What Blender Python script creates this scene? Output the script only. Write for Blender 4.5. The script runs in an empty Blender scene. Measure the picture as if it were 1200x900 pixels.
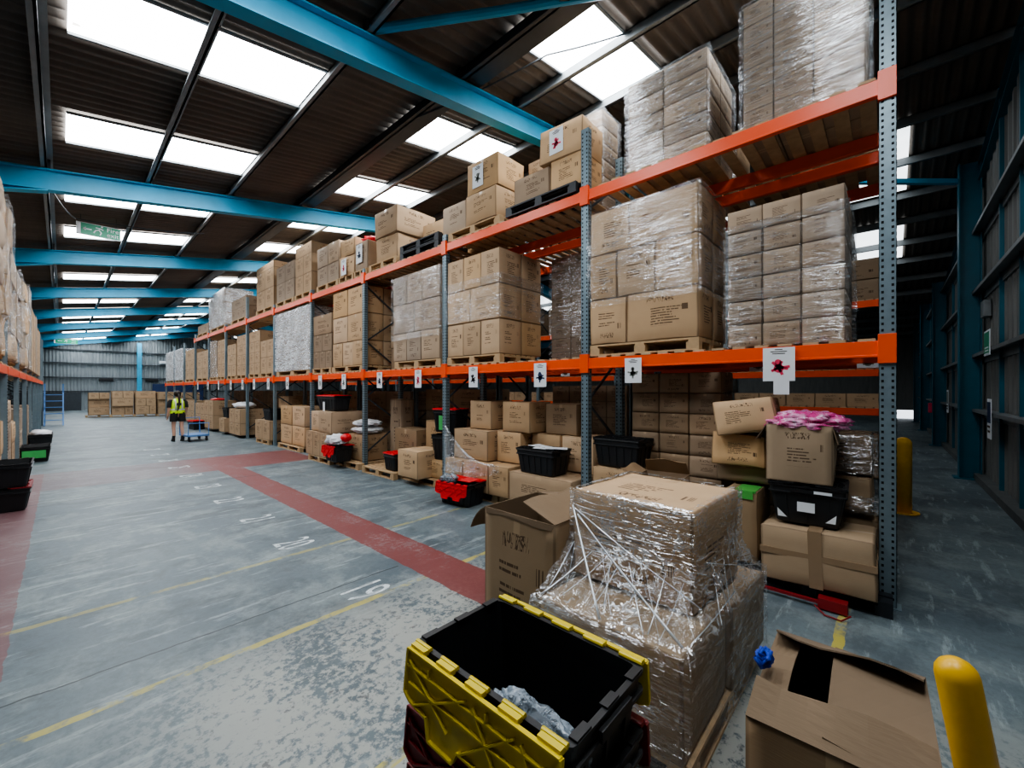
import bpy, bmesh, math, random
from mathutils import Vector, Matrix, noise
R = random.Random(7)
C = bpy.context.scene.collection
PI = math.pi
SC = bpy.context.scene

# ------------------------------------------------------------------ node helper
class NT:
    def __init__(s, name):
        s.m = bpy.data.materials.new(name); s.m.use_nodes = True
        s.t = s.m.node_tree; s.t.nodes.clear()
        s.out = s.t.nodes.new('ShaderNodeOutputMaterial')
    def n(s, typ, **kw):
        nd = s.t.nodes.new(typ)
        for k, v in kw.items(): setattr(nd, k, v)
        return nd
    def lk(s, a, b): s.t.links.new(a, b)
    def put(s, sock, v):
        if isinstance(v, bpy.types.NodeSocket): s.lk(v, sock)
        elif v is not None:
            if isinstance(v, (tuple, list)) and len(v) == 3 and sock.type == 'RGBA': v = (*v, 1)
            sock.default_value = v
    def math(s, op, a, b=None, c=None, clamp=False):
        nd = s.n('ShaderNodeMath', operation=op); nd.use_clamp = clamp
        s.put(nd.inputs[0], a)
        if b is not None: s.put(nd.inputs[1], b)
        if c is not None: s.put(nd.inputs[2], c)
        return nd.outputs[0]
    def mul(s, a, b): return s.math('MULTIPLY', a, b)
    def add(s, a, b): return s.math('ADD', a, b)
    def lt(s, a, b): return s.math('LESS_THAN', a, b)
    def gt(s, a, b): return s.math('GREATER_THAN', a, b)
    def band(s, a, lo, hi): return s.mul(s.gt(a, lo), s.lt(a, hi))
    def soft(s, a, lo, hi):
        nd = s.n('ShaderNodeMapRange'); nd.interpolation_type = 'SMOOTHSTEP'
        s.put(nd.inputs[0], a); s.put(nd.inputs[1], lo); s.put(nd.inputs[2], hi)
        return nd.outputs[0]
    def mix(s, f, a, b):
        nd = s.n('ShaderNodeMix', data_type='RGBA')
        s.put(nd.inputs[0], f); s.put(nd.inputs[6], a); s.put(nd.inputs[7], b)
        return nd.outputs[2]
    def coord(s, which='Object'):
        return s.n('ShaderNodeTexCoord').outputs[which]
    def sep(s, v):
        nd = s.n('ShaderNodeSeparateXYZ'); s.put(nd.inputs[0], v); return nd.outputs
    def comb(s, x, y, z=0.0):
        nd = s.n('ShaderNodeCombineXYZ'); s.put(nd.inputs[0], x); s.put(nd.inputs[1], y); s.put(nd.inputs[2], z); return nd.outputs[0]
    def scale(s, v, sc, rot=(0, 0, 0)):
        nd = s.n('ShaderNodeMapping'); s.put(nd.inputs[0], v); nd.inputs[2].default_value = rot; nd.inputs[3].default_value = sc; return nd.outputs[0]
    def noise(s, v, sc, det=3, rough=.55, dist=0):
        nd = s.n('ShaderNodeTexNoise'); s.put(nd.inputs['Vector'], v); nd.inputs['Scale'].default_value = sc
        nd.inputs['Detail'].default_value = det; nd.inputs['Roughness'].default_value = rough; nd.inputs['Distortion'].default_value = dist
        return nd.outputs[0]
    def white(s, v):
        nd = s.n('ShaderNodeTexWhiteNoise', noise_dimensions='3D'); s.put(nd.inputs['Vector'], v); return nd.outputs[0]
    def bump(s, h, st=.3, d=.01):
        nd = s.n('ShaderNodeBump'); s.put(nd.inputs['Height'], h); nd.inputs['Strength'].default_value = st; nd.inputs['Distance'].default_value = d
        return nd.outputs[0]
    def bsdf(s, col, rough=.6, metal=0, normal=None, spec=.5, **kw):
        nd = s.n('ShaderNodeBsdfPrincipled'); s.put(nd.inputs['Base Color'], col); s.put(nd.inputs['Roughness'], rough); s.put(nd.inputs['Metallic'], metal)
        nd.inputs['Specular IOR Level'].default_value = spec
        if normal is not None: s.lk(normal, nd.inputs['Normal'])
        for k, v in kw.items(): s.put(nd.inputs[k], v)
        return nd.outputs[0]
    def done(s, sh): s.lk(sh, s.out.inputs[0]); return s.m

def simple(name, col, rough=.5, metal=0, var=.25, nsc=6, bump=.0, spec=.5):
    t = NT(name); o = t.coord()
    f = t.noise(o, nsc, 4)
    c = t.mix(f, tuple(x * (1 - var) for x in col), tuple(min(1, x * (1 + var)) for x in col))
    nm = t.bump(t.noise(o, nsc * 5, 3), bump) if bump else None
    return t.done(t.bsdf(c, rough, metal, nm, spec))

def carton_mat(name, base, ink=(.07, .04, .025), txt=1.0, tape=(.50, .36, .22)):
    t = NT(name); uv = t.sep(t.coord('UV')); u, v = uv[0], uv[1]
    info = t.n('ShaderNodeObjectInfo'); rnd = info.outputs['Random']
    side = t.lt(u, 1.5)
    flip = t.gt(t.math('FRACT', t.mul(rnd, 7.3)), .72)
    v2 = t.add(t.mul(v, t.math('SUBTRACT', 1.0, flip)), t.mul(t.math('SUBTRACT', 1.0, v), flip))
    u0 = t.add(.16, t.mul(t.math('FRACT', t.mul(rnd, 31.7)), .22))
    seed = t.mul(rnd, 97.0)
    vv = t.mul(t.math('SUBTRACT', v2, .26), 19.0)
    line = t.math('FLOOR', vv); fr = t.math('FRACT', vv)
    l1 = t.lt(fr, .42)
    wr = t.white(t.comb(line, seed, 0.0))
    word = t.noise(t.comb(t.mul(u, 34.0), t.mul(line, 5.7), seed), 1.0, 2)
    wm = t.gt(word, .42)
    rng = t.mul(t.band(v2, .28, .68), t.mul(t.gt(u, u0), t.lt(u, t.add(t.add(u0, .17), t.mul(wr, .28)))))
    text = t.mul(t.mul(l1, wm), t.mul(rng, t.gt(wr, .18)))
    # brand squiggle
    sq = t.noise(t.comb(t.mul(u, 26.0), t.mul(v2, 11.0), seed), 1.0, 1, .5, .6)
    sqm = t.mul(t.lt(t.math('ABSOLUTE', t.math('SUBTRACT', sq, .5)), .045), t.mul(t.band(v2, .76, .87), t.band(u, .3, .68)))
    # bar code block
    bar = t.mul(t.gt(t.white(t.comb(t.math('FLOOR', t.mul(u, 110.0)), 3.0, seed)), .45), t.mul(t.band(v2, .56, .68), t.band(u, .78, .87)))
    marks = t.mul(t.mul(t.math('MAXIMUM', t.math('MAXIMUM', text, sqm), bar), side), txt)
    o = t.coord()
    n1 = t.noise(o, 3.0, 4); n2 = t.noise(t.scale(o, (1, 1, 14)), 14, 2)
    rb = t.add(.80, t.mul(t.math('FRACT', t.mul(rnd, 13.1)), .36))
    k = t.mul(rb, t.add(.84, t.mul(n1, .32)))
    hsv = t.n('ShaderNodeHueSaturation'); hsv.inputs['Color'].default_value = (*base, 1)
    t.put(hsv.inputs['Value'], k); t.put(hsv.inputs['Saturation'], t.add(.88, t.mul(t.math('FRACT', t.mul(rnd, 5.7)), .25)))
    col = hsv.outputs[0]
    ut = t.math('SUBTRACT', u, t.mul(t.gt(u, 1.5), 2.0))
    tp = t.mul(t.band(ut, .455, .545), t.math('MAXIMUM', t.gt(v, .87), t.gt(u, 1.5)))
    col = t.mix(t.mul(tp, .55), col, tape)
    seam = t.mul(t.band(ut, .497, .503), t.gt(u, 1.5))
    col = t.mix(t.mul(seam, .7), col, (.06, .04, .025))
    col = t.mix(t.mul(marks, .85), col, ink)
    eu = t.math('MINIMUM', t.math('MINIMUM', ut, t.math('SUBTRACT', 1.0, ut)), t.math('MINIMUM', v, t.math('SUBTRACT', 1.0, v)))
    col = t.mix(t.mul(t.soft(eu, .030, .008), .5), col, (.10, .065, .04))  # face edges darkened in the colour, standing in for shade between cartons
    nm = t.bump(t.add(n1, t.mul(n2, .25)), .25, .01)
    return t.done(t.bsdf(col, t.add(.78, t.mul(tp, -.45)), 0, nm, .25))

def film_mat(name, lo=.05, hi=.6, sc=(1.6, 1.6, 26), rough=.14, wd=.028, web=False, dif=.45, haze_k=.10, base_d=0.0):
    t = NT(name); o = t.coord()
    def ridge(v, scl, w, det=3):
        n_ = t.noise(v, scl, det, .6, .7)
        return t.soft(t.math('ABSOLUTE', t.math('SUBTRACT', n_, .5)), w, w * .25), n_
    r1, a = ridge(t.scale(o, sc, (.10, .06, 0)), 1.6, wd)
    r2, b = ridge(t.scale(o, sc, (-.40, .30, .1)), 1.3, wd * .8)
    f = t.math('MAXIMUM', r1, t.mul(r2, .8))
    if web:
        r3, c = ridge(t.scale(o, (4, 4, 3), (.6, .5, .3)), 2.6, wd * .9)
        f = t.math('MAXIMUM', f, t.mul(r3, .9))
    big = t.soft(t.noise(o, 2.6, 2), .36, .62)
    haze = t.mul(t.soft(t.noise(t.scale(o, sc), .8, 4), .5, .72), haze_k)
    fac = t.add(t.add(lo, haze), t.mul(t.mul(f, t.add(.25, t.mul(big, .75))), hi))
    tr = t.n('ShaderNodeBsdfTransparent'); tr.inputs[0].default_value = (.97, .98, .985, 1)
    nm = t.bump(t.add(a, b), .9, .03)
    g = t.n('ShaderNodeBsdfGlossy'); g.inputs[0].default_value = (.93, .96, 1, 1); g.inputs['Roughness'].default_value = rough; t.lk(nm, g.inputs['Normal'])
    d = t.n('ShaderNodeBsdfDiffuse'); d.inputs[0].default_value = (.80, .84, .88, 1)
    m1 = t.n('ShaderNodeMixShader'); t.put(m1.inputs[0], t.add(base_d, t.mul(f, dif))); t.lk(g.outputs[0], m1.inputs[1]); t.lk(d.outputs[0], m1.inputs[2])  # white diffuse along the ridges stands in for highlights on the film
    m2 = t.n('ShaderNodeMixShader'); t.lk(fac, m2.inputs[0]); t.lk(tr.outputs[0], m2.inputs[1]); t.lk(m1.outputs[0], m2.inputs[2])
    return t.done(m2.outputs[0])

M = {}
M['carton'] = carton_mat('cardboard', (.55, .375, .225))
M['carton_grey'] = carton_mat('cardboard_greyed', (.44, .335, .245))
M['carton_dark'] = carton_mat('cardboard_dark', (.33, .235, .155))  # darker brown base colour
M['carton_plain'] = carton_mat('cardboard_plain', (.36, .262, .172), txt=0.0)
M['tape'] = simple('packing_tape', (.30, .205, .125), .25, 0, .1)
M['green_tape'] = simple('green_tape', (.09, .40, .08), .4)
M['film'] = film_mat('stretch_film')
M['film_heavy'] = film_mat('stretch_film_heavy', .06, .62, (1.6, 1.6, 30), wd=.036)
M['film_white'] = film_mat('stretch_film_white', .42, .45, (1.6, 1.6, 14), wd=.05, dif=.4, base_d=.55)
M['film_strand'] = simple('film_strand', (.72, .77, .82), .12, .35, .1, spec=.9)
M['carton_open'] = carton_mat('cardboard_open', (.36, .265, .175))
M['film_web'] = film_mat('stretch_film_web', .06, .68, (1.8, 1.8, 22), rough=.10, web=True, dif=.6)
M['ink'] = simple('print_ink', (.06, .04, .03), .8)
M['white_paint'] = None
M['paper'] = simple('paper', (.80, .84, .88), .6, 0, .04)
M['galv'] = simple('blue_grey_steel', (.20, .27, .31), .42, .35, .25, 9)
M['hole'] = simple('slot_dark', (.008, .01, .012), .9)
M['dark_steel'] = simple('dark_steel', (.05, .06, .07), .5, .3)
M['orange'] = simple('orange_paint', (.95, .10, .018), .35, 0, .10, 5)
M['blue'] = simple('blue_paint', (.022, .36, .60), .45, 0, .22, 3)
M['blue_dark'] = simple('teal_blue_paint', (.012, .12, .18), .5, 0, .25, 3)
M['purlin'] = simple('purlin_steel', (.22, .24, .25), .5, .3, .3, 4)
M['wood'] = simple('pallet_wood', (.50, .34, .19), .8, 0, .3, 12, .2)
M['deckwood'] = simple('deck_board_wood', (.50, .35, .21), .8, 0, .35, 10, .2)
M['black'] = simple('black_plastic', (.012, .013, .015), .42, 0, .2)
M['blackp'] = simple('black_pallet_plastic', (.02, .024, .03), .5, 0, .2)
M['red'] = simple('red_plastic', (.75, .018, .025), .38, 0, .12)
M['darkred'] = simple('dark_red_plastic', (.22, .01, .014), .45, 0, .2)
M['yellow'] = simple('yellow_plastic', (.68, .53, .015), .38, 0, .10)
M['yellowp'] = simple('yellow_paint', (.85, .48, .01), .35, 0, .12, 20)
M['greenp'] = simple('green_label', (.08, .45, .12), .6)
M['greensign'] = simple('green_sign', (.01, .30, .16), .4, 0, .05)
M['hivis'] = simple('hi_vis_yellow', (.62, .95, .03), .7, 0, .08)
M['reflect'] = simple('reflective_tape', (.75, .77, .76), .4, .2, .05)
M['skin'] = simple('skin', (.62, .36, .26), .55, 0, .06)
M['hair'] = simple('dark_hair', (.02, .012, .008), .6)
M['shorts'] = simple('black_cloth', (.015, .015, .017), .85)
M['trolley'] = simple('trolley_blue', (.10, .24, .52), .5)
M['pinkbag'] = None
M['whitebag'] = simple('white_bag', (.78, .79, .82), .3, 0, .12, 14, .6)
M['navy'] = simple('navy_panel', (.01, .03, .10), .5)
M['kerb'] = simple('kerb_concrete', (.10, .11, .11), .9)
M['bluecloth'] = simple('blue_cloth', (.01, .05, .45), .6)
M['pink'] = simple('print_pink', (.75, .05, .12), .6); M['grey'] = simple('print_grey', (.22, .24, .22), .6); M['lime'] = simple('yellow_tag', (.8, .8, .02), .6)

def mk():
    t = NT('white_floor_paint'); o = t.coord('Object')
    w = t.soft(t.noise(o, 9, 5, .7), .46, .54)
    tr = t.n('ShaderNodeBsdfTransparent'); b = t.bsdf((.66, .72, .74), .6)
    m2 = t.n('ShaderNodeMixShader'); t.put(m2.inputs[0], t.math('SUBTRACT', 1.0, t.mul(w, .45))); t.lk(tr.outputs[0], m2.inputs[1]); t.lk(b, m2.inputs[2])
    M['white_paint'] = t.done(m2.outputs[0])
    t = NT('pink_bagged_goods'); o = t.coord('Object')
    a = t.noise(o, 9, 3, .6, .6); b = t.noise(t.scale(o, (1, 1, 1)), 24, 4, .6, 1.5)
    c = t.mix(t.soft(a, .38, .62), (.70, .05, .28), (.85, .38, .62)); c = t.mix(t.soft(b, .56, .66), c, (.9, .82, .9))
    M['pinkbag'] = t.done(t.bsdf(c, .14, 0, t.bump(b, .8, .02)))
    # clear plastic bag
    t = NT('clear_bag'); o = t.coord('Object')
    a = t.noise(o, 13, 4, .6, 1.0)
    tr = t.n('ShaderNodeBsdfTransparent'); nm = t.bump(a, 1.0, .03)
    g = t.bsdf((.30, .36, .42), .12, 0, nm, .9)
    m2 = t.n('ShaderNodeMixShader'); t.put(m2.inputs[0], t.add(.35, t.mul(t.soft(a, .4, .62), .6))); t.lk(tr.outputs[0], m2.inputs[1]); t.lk(g, m2.inputs[2])
    M['clearbag'] = t.done(m2.outputs[0])
    # roof sheets
    t = NT('fibre_cement_roof'); o = t.coord('Object')
    a = t.noise(t.scale(o, (.5, 2, 1)), 1.4, 5, .6); b = t.noise(t.scale(o, (9, .9, 1)), 2.0, 4)
    c = t.mix(a, (.075, .064, .056), (.22, .185, .155)); c = t.mix(t.mul(b, .5), c, (.075, .07, .066))
    M['roof'] = t.done(t.bsdf(c, .85, 0, t.bump(b, .3, .01)))
    t = NT('galvanised_cladding'); o = t.coord('Object')
    a = t.noise(t.scale(o, (3, 3, .35)), 2.2, 5, .6)
    c = t.mix(a, (.16, .19, .21), (.42, .47, .49))
    M['clad'] = t.done(t.bsdf(c, .5, .3))
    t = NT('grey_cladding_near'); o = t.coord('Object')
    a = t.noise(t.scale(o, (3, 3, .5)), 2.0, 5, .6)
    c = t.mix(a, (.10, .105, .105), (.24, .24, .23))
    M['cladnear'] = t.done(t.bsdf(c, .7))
    # skylight
    t = NT('translucent_roof_light'); o = t.coord('Object')
    a = t.noise(o, 7, 3, .6, .4); sp = t.soft(a, .69, .72)
    b = t.noise(t.scale(o, (1, 5, 1)), 1.2, 3)
    e = t.n('ShaderNodeEmission'); t.put(e.inputs[0], t.mix(sp, (.93, .97, 1.0), (.25, .24, .22)))
    t.put(e.inputs[1], t.mul(t.add(.85, t.mul(b, .3)), SKY))
    M['sky'] = t.done(e.outputs[0])
    t = NT('dimmed_roof_light'); o = t.coord('Object')
    e = t.n('ShaderNodeEmission'); t.put(e.inputs[0], t.mix(t.noise(o, 3, 4), (.95, .98, 1.0), (.6, .68, .72))); e.inputs[1].default_value = 2.4  # emission turned down so the right side stays darker
    M['sky_dim'] = t.done(e.outputs[0])
SKY = 13.0
mk()

def floor_mat():
    t = NT('painted_concrete_floor'); o = t.coord('Object'); xyz = t.sep(o); x, y = xyz[0], xyz[1]
    wob = t.mul(t.math('SUBTRACT', t.noise(o, 5, 4), .5), .05)
    x1 = t.add(x, wob); y1 = t.add(y, wob)
    big = t.noise(o, .5, 4, .6); mid = t.noise(t.scale(o, (1, .6, 1)), 2.2, 6, .65); fine = t.noise(o, 21, 6, .72); scr = t.noise(t.scale(o, (.5, 3.0, 1), (0, 0, .2)), 2.6, 6, .7)
    c = t.mix(t.soft(big, .3, .7), (.088, .122, .145), (.150, .192, .208))
    c = t.mix(t.mul(t.soft(mid, .46, .62), .62), c, (.25, .295, .30)); g2 = t.noise(t.scale(o, (.8, 1.3, 1), (0, 0, .5)), 1.1, 7, .72); c = t.mix(t.mul(t.soft(g2, .50, .36), .7), c, (.062, .082, .095))
    c = t.mix(t.mul(t.soft(scr, .55, .64), .6), c, (.34, .40, .41))
    c = t.mix(t.mul(t.soft(mid, .42, .30), .55), c, (.055, .075, .085))
    c = t.mix(t.mul(t.soft(fine, .55, .42), .22), c, (.06, .075, .085))
    # worn bare patch near the camera
    px_ = t.mul(t.soft(x1, -.05, .75), t.mul(t.soft(y1, 3.4, 2.6), t.soft(x1, 3.6, 2.3)))
    worn = t.mul(px_, t.soft(t.add(fine, t.mul(mid, .6)), .70, .82))
    c = t.mix(worn, c, (.34, .35, .325))
    pits = t.mul(px_, t.soft(t.noise(o, 9, 5, .7), .60, .66)); c = t.mix(t.mul(pits, .7), c, (.07, .075, .08))
    # red walkways
    wear = t.soft(t.add(t.mul(fine, .5), t.mul(mid, .5)), .60, .52)
    st = t.mul(t.band(x1, 2.24, 2.69), t.lt(y1, 12.6))
    cr = t.mul(t.band(y1, 10.45, 12.6), t.band(x1, -.6, 4.3))
    crf = t.mul(cr, t.add(.30, t.mul(t.soft(x1, 1.4, 2.4), .6)))
    lf = t.mul(t.mul(t.lt(x1, -.24), t.gt(x1, -1.1)), t.mul(t.lt(y1, 12.6), .62))
    red = t.math('MAXIMUM', t.math('MAXIMUM', t.mul(st, t.mul(t.gt(y1, .7), .95)), crf), lf)
    red = t.mul(red, t.add(.72, t.mul(wear, .28)))
    c = t.mix(red, c, t.mix(mid, (.13, .030, .030), (.26, .065, .06)))
    # yellow bay lines
    ym = t.mul(t.math('SUBTRACT', y1, .245), 1 / 1.43)
    d = t.math('ABSOLUTE', t.math('SUBTRACT', ym, t.math('ROUND', ym)))
    yl = t.mul(t.lt(d, .021), t.mul(t.band(x1, -.3, 4.2), t.lt(y1, 5.2)))
    yl = t.mul(yl, t.math('SUBTRACT', 1.0, t.band(x1, 2.24, 2.69)))
    yf = t.math('MAXIMUM', t.add(.25, t.mul(t.soft(y1, 4.0, 2.6), .4)), 0.0)
    c = t.mix(t.mul(yl, t.mul(t.soft(t.noise(o, 3.5, 5, .7), .40, .56), t.add(yf, .15))), c, (.52, .44, .07))
    # floor joint
    j = t.mul(t.lt(t.math('ABSOLUTE', t.math('SUBTRACT', y1, 3.50)), .008), t.lt(x1, 2.2))
    j2 = t.mul(t.lt(t.math('ABSOLUTE', t.math('SUBTRACT', y1, 9.3)), .012), t.lt(x1, 4))
    c = t.mix(t.mul(t.math('MAXIMUM', j, j2), .8), c, (.02, .025, .03))
    rough = t.add(.34, t.mul(mid, .35))
    return t.done(t.bsdf(c, rough, 0, t.bump(t.add(fine, t.mul(mid, .6)), .12, .01), .5))
M['floor'] = floor_mat()

# ------------------------------------------------------------------ mesh helpers
class MB:
    def __init__(s): s.b = bmesh.new()
    def box(s, x0, x1, y0, y1, z0, z1, mt=None):
        vs = [s.b.verts.new((x, y, z)) for z in (z0, z1) for x, y in ((x0, y0), (x1, y0), (x1, y1), (x0, y1))]
        for f in ((3, 2, 1, 0), (4, 5, 6, 7), (0, 1, 5, 4), (1, 2, 6, 5), (2, 3, 7, 6), (3, 0, 4, 7)):
            s.b.faces.new([vs[i] for i in f])
        if mt is not None:
            for v in vs: v.co = mt @ v.co
        return s
    def bar(s, p, q, w, h=None, up=(0, 0, 1)):
        p = Vector(p); q = Vector(q); h = h or w; d = (q - p); L = d.length; d.normalize(); up = Vector(up)
        if abs(d.dot(up)) > .98: up = Vector((1, 0, 0))
        a = d.cross(up).normalized(); b = a.cross(d)
        m = Matrix((a, d, b)).transposed().to_4x4(); m.translation = p
        return s.box(-w / 2, w / 2, 0, L, -h / 2, h / 2, m)
    def cyl(s, p, q, r, n=12, r2=None):
        p = Vector(p); q = Vector(q); d = (q - p).normalized(); a = d.orthogonal().normalized(); b = d.cross(a); r2 = r if r2 is None else r2
        l1 = [s.b.verts.new(p + (a * math.cos(2 * PI * i / n) + b * math.sin(2 * PI * i / n)) * r) for i in range(n)]
        l2 = [s.b.verts.new(q + (a * math.cos(2 * PI * i / n) + b * math.sin(2 * PI * i / n)) * r2) for i in range(n)]
        for i in range(n): s.b.faces.new((l1[i], l1[(i + 1) % n], l2[(i + 1) % n], l2[i]))
        s.b.faces.new(l1[::-1]); s.b.faces.new(l2); return s
    def tube(s, pts, r, n=10, cap=True):
        pts = [Vector(p) for p in pts]; rings = []; a = None
        for i, p in enumerate(pts):
            d = (pts[min(i + 1, len(pts) - 1)] - pts[max(i - 1, 0)]).normalized()
            a = d.orthogonal().normalized() if a is None else (a - d * a.dot(d)).normalized()
            b = d.cross(a); rr = r[i] if isinstance(r, (list, tuple)) else r
            rings.append([s.b.verts.new(p + (a * math.cos(2 * PI * k / n) + b * math.sin(2 * PI * k / n)) * rr) for k in range(n)])
        for A, B in zip(rings, rings[1:]):
            for k in range(n): s.b.faces.new((A[k], A[(k + 1) % n], B[(k + 1) % n], B[k]))
        if cap: s.b.faces.new(rings[0][::-1]); s.b.faces.new(rings[-1])
        return s
    def poly(s, pts): s.b.faces.new([s.b.verts.new(p) for p in pts]); return s
    def prism(s, prof, fn0, fn1):
        a = [s.b.verts.new(fn0(p)) for p in prof]; b = [s.b.verts.new(fn1(p)) for p in prof]; n = len(prof)
        for i in range(n): s.b.faces.new((a[i], a[(i + 1) % n], b[(i + 1) % n], b[i]))
        s.b.faces.new(a[::-1]); s.b.faces.new(b); return s
    def loops(s, rings, closed=True, capa=False, capb=False):
        R_ = [[s.b.verts.new(p) for p in r] for r in rings]; n = len(R_[0])
        for A, B in zip(R_, R_[1:]):
            for k in range(n if closed else n - 1): s.b.faces.new((A[k], A[(k + 1) % n], B[(k + 1) % n], B[k]))
        if capa: s.b.faces.new(R_[0][::-1])
        if capb: s.b.faces.new(R_[-1])
        return s
    def mesh(s, name, mats, smooth=False, bev=0):
        bmesh.ops.recalc_face_normals(s.b, faces=s.b.faces)
        if bev: bmesh.ops.bevel(s.b, geom=s.b.edges[:], offset=bev, segments=1, affect='EDGES')
        me = bpy.data.meshes.new(name); s.b.to_mesh(me); s.b.free()
        for m in (mats if isinstance(mats, (list, tuple)) else [mats]): me.materials.append(m)
        if smooth:
            for p in me.polygons: p.use_smooth = True
        return me
def obj(name, me, parent=None, loc=None, rz=0, mats=None, smooth=False, bev=0):
    if isinstance(me, MB): me = me.mesh(name, mats, smooth, bev)
    o = bpy.data.objects.new(name, me); C.objects.link(o)
    if parent: o.parent = parent
    if loc is not None: o.location = loc
    if rz: o.rotation_euler = (0, 0, rz)
    return o
def tag(o, label, cat, group=None, kind=None):
    o['label'] = label; o['category'] = cat
    if group: o['group'] = group
    if kind: o['kind'] = kind
    return o
def thing(name, label, cat, loc=(0, 0, 0), rz=0, group=None):
    o = bpy.data.objects.new(name, None); C.objects.link(o); o.location = loc; o.rotation_euler = (0, 0, rz); o.empty_display_size = .1
    return tag(o, label, cat, group)
def struct(name, mb, mat, bev=0, smooth=False):
    o = obj(name, mb, mats=mat, bev=bev, smooth=smooth); o['kind'] = 'structure'; return o
ORD = ['first', 'second', 'third', 'fourth', 'fifth', 'sixth', 'seventh', 'eighth', 'ninth', 'tenth', 'eleventh', 'twelfth', 'thirteenth', 'fourteenth', 'fifteenth', 'sixteenth']

# ------------------------------------------------------------------ building shell
YE = 50.0; YN = -1.35; XL = -5.2; XR = 34.0
RP = [(XL, 1.7 + 3.8 + .17 * XL), (8.0, 6.86), (20.0, 4.82), (27.0, 6.01), (XR, 4.82)]
def roofz(x):
    for (a, za), (b, zb) in zip(RP, RP[1:]):
        if x <= b: return za + (zb - za) * (x - a) / (b - a)
    return RP[-1][1]
b = MB(); b.poly([(XL, -12, 0), (XR, -12, 0), (XR, YE, 0), (XL, YE, 0)]); struct('floor', b, M['floor'])
def corrugated(a0, a1, pitch, amp, fn, segs):
    """fn(t_index, coord, offset)->point ; waves along coord"""
    n = int((a1 - a0) / pitch * 8); rows = []
    for i in range(n + 1):
        y = a0 + (a1 - a0) * i / n; o = amp * math.sin(2 * PI * y / pitch)
        rows.append([fn(k, y, o) for k in range(segs)])
    return MB().loops(rows, closed=False)
b = corrugated(YN, YE, .16, .028, lambda k, y, o: (RP[k][0], y, RP[k][1] + o), len(RP))
struct('ceiling', b, M['roof'], smooth=True)
# far gable wall
def gable_top(x): return roofz(x)
b = MB(); n = int((XR - XL) / .03)
rows = []
for i in range(n + 1):
    x = XL + (XR - XL) * i / n; ph = (x / .2) % 1; o = .035 * max(-1, min(1, 3 * math.sin(2 * PI * ph)))
    rows.append([(x, YE + o, 0), (x, YE + o, gable_top(x))])
b.loops(rows, closed=False); struct('wall_far', b, M['clad'])
k = 0
for z in (1.55, 2.7, 3.9, 5.0):
    k += 1; b = MB(); b.box(XL, XR, YE - .22, YE - .06, z, z + .08); struct('trim_%d' % k, b, M['dark_steel'])
b = MB(); b.box(XL, 1.1, YE - .35, YE - .24, 0, 1.5); k += 1; struct('trim_%d' % k, b, M['dark_steel'])
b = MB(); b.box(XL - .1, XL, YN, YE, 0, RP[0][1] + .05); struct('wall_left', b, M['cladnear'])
# right end wall, lower shutter half raised
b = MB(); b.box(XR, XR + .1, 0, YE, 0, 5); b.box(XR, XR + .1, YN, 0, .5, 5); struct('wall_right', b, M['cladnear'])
# near gable wall beside the cross aisle: ribbed sheeting
rows = []; X0N = XL; n = int((XR - X0N) / .04)
for i in range(n + 1):
    x = X0N + (XR - X0N) * i / n; ph = (x / .3) % 1; o = .02 * max(-1, min(1, 4 * math.sin(2 * PI * ph)))
    rows.append([(x, YN - .02 + o, .12), (x, YN - .02 + o, roofz(x))])
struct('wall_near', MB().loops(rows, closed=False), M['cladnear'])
b = MB(); b.box(XL, XR, YN - .05, YN + .14, 0, .12); k += 1; struct('baseboard_near', b, M['kerb'])
for z in (1.32, 2.35, 3.55, 4.7):
    b = MB(); b.box(XL, XR, YN, YN + .16, z, z + .02); b.box(XL, XR, YN, YN + .02, z - .14, z); b.box(XL, XR, YN + .14, YN + .16, z - .035, z)
    k += 1; struct('trim_%d' % k, b, M['purlin'])
for x in (8.6, 9.95, 13.4, 14.9, 16.4, 20, 22, 24):
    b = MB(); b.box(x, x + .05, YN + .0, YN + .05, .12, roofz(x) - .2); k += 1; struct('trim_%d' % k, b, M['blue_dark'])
# purlins
PX = [-4.9, -3.75, -2.6, -1.4, -.17, 1.09, 2.36, 3.71, 4.88, 6.02, 7.2, 8.8, 10.0, 11.2, 12.5, 13.7, 14.9, 16.1, 17.5, 18.8, 21, 22.3, 23.6, 25, 26.3, 28, 29.5, 31, 32.5]
for i, x in enumerate(PX):
    z = roofz(x) - .03; w = .075; d = .17
    b = MB(); b.box(x - .012, x + .012, YN, YE, z - d, z); b.box(x - w / 2 - .02, x + .012, YN, YE, z - d, z - d + .02); b.box(x - .012, x + w, YN, YE, z - .02, z)
    if i == 7: b.box(x + .05, x + .3, YN, YE, z - .10, z - .085)  # wide lip added to carry the shadow band along this purlin
    k += 1; struct('trim_%d' % k, b, M['dark_steel' if i == 7 else 'purlin'])  # one purlin coloured dark in place of its shadow
# sheet laps
for y in ():
    pass
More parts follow.
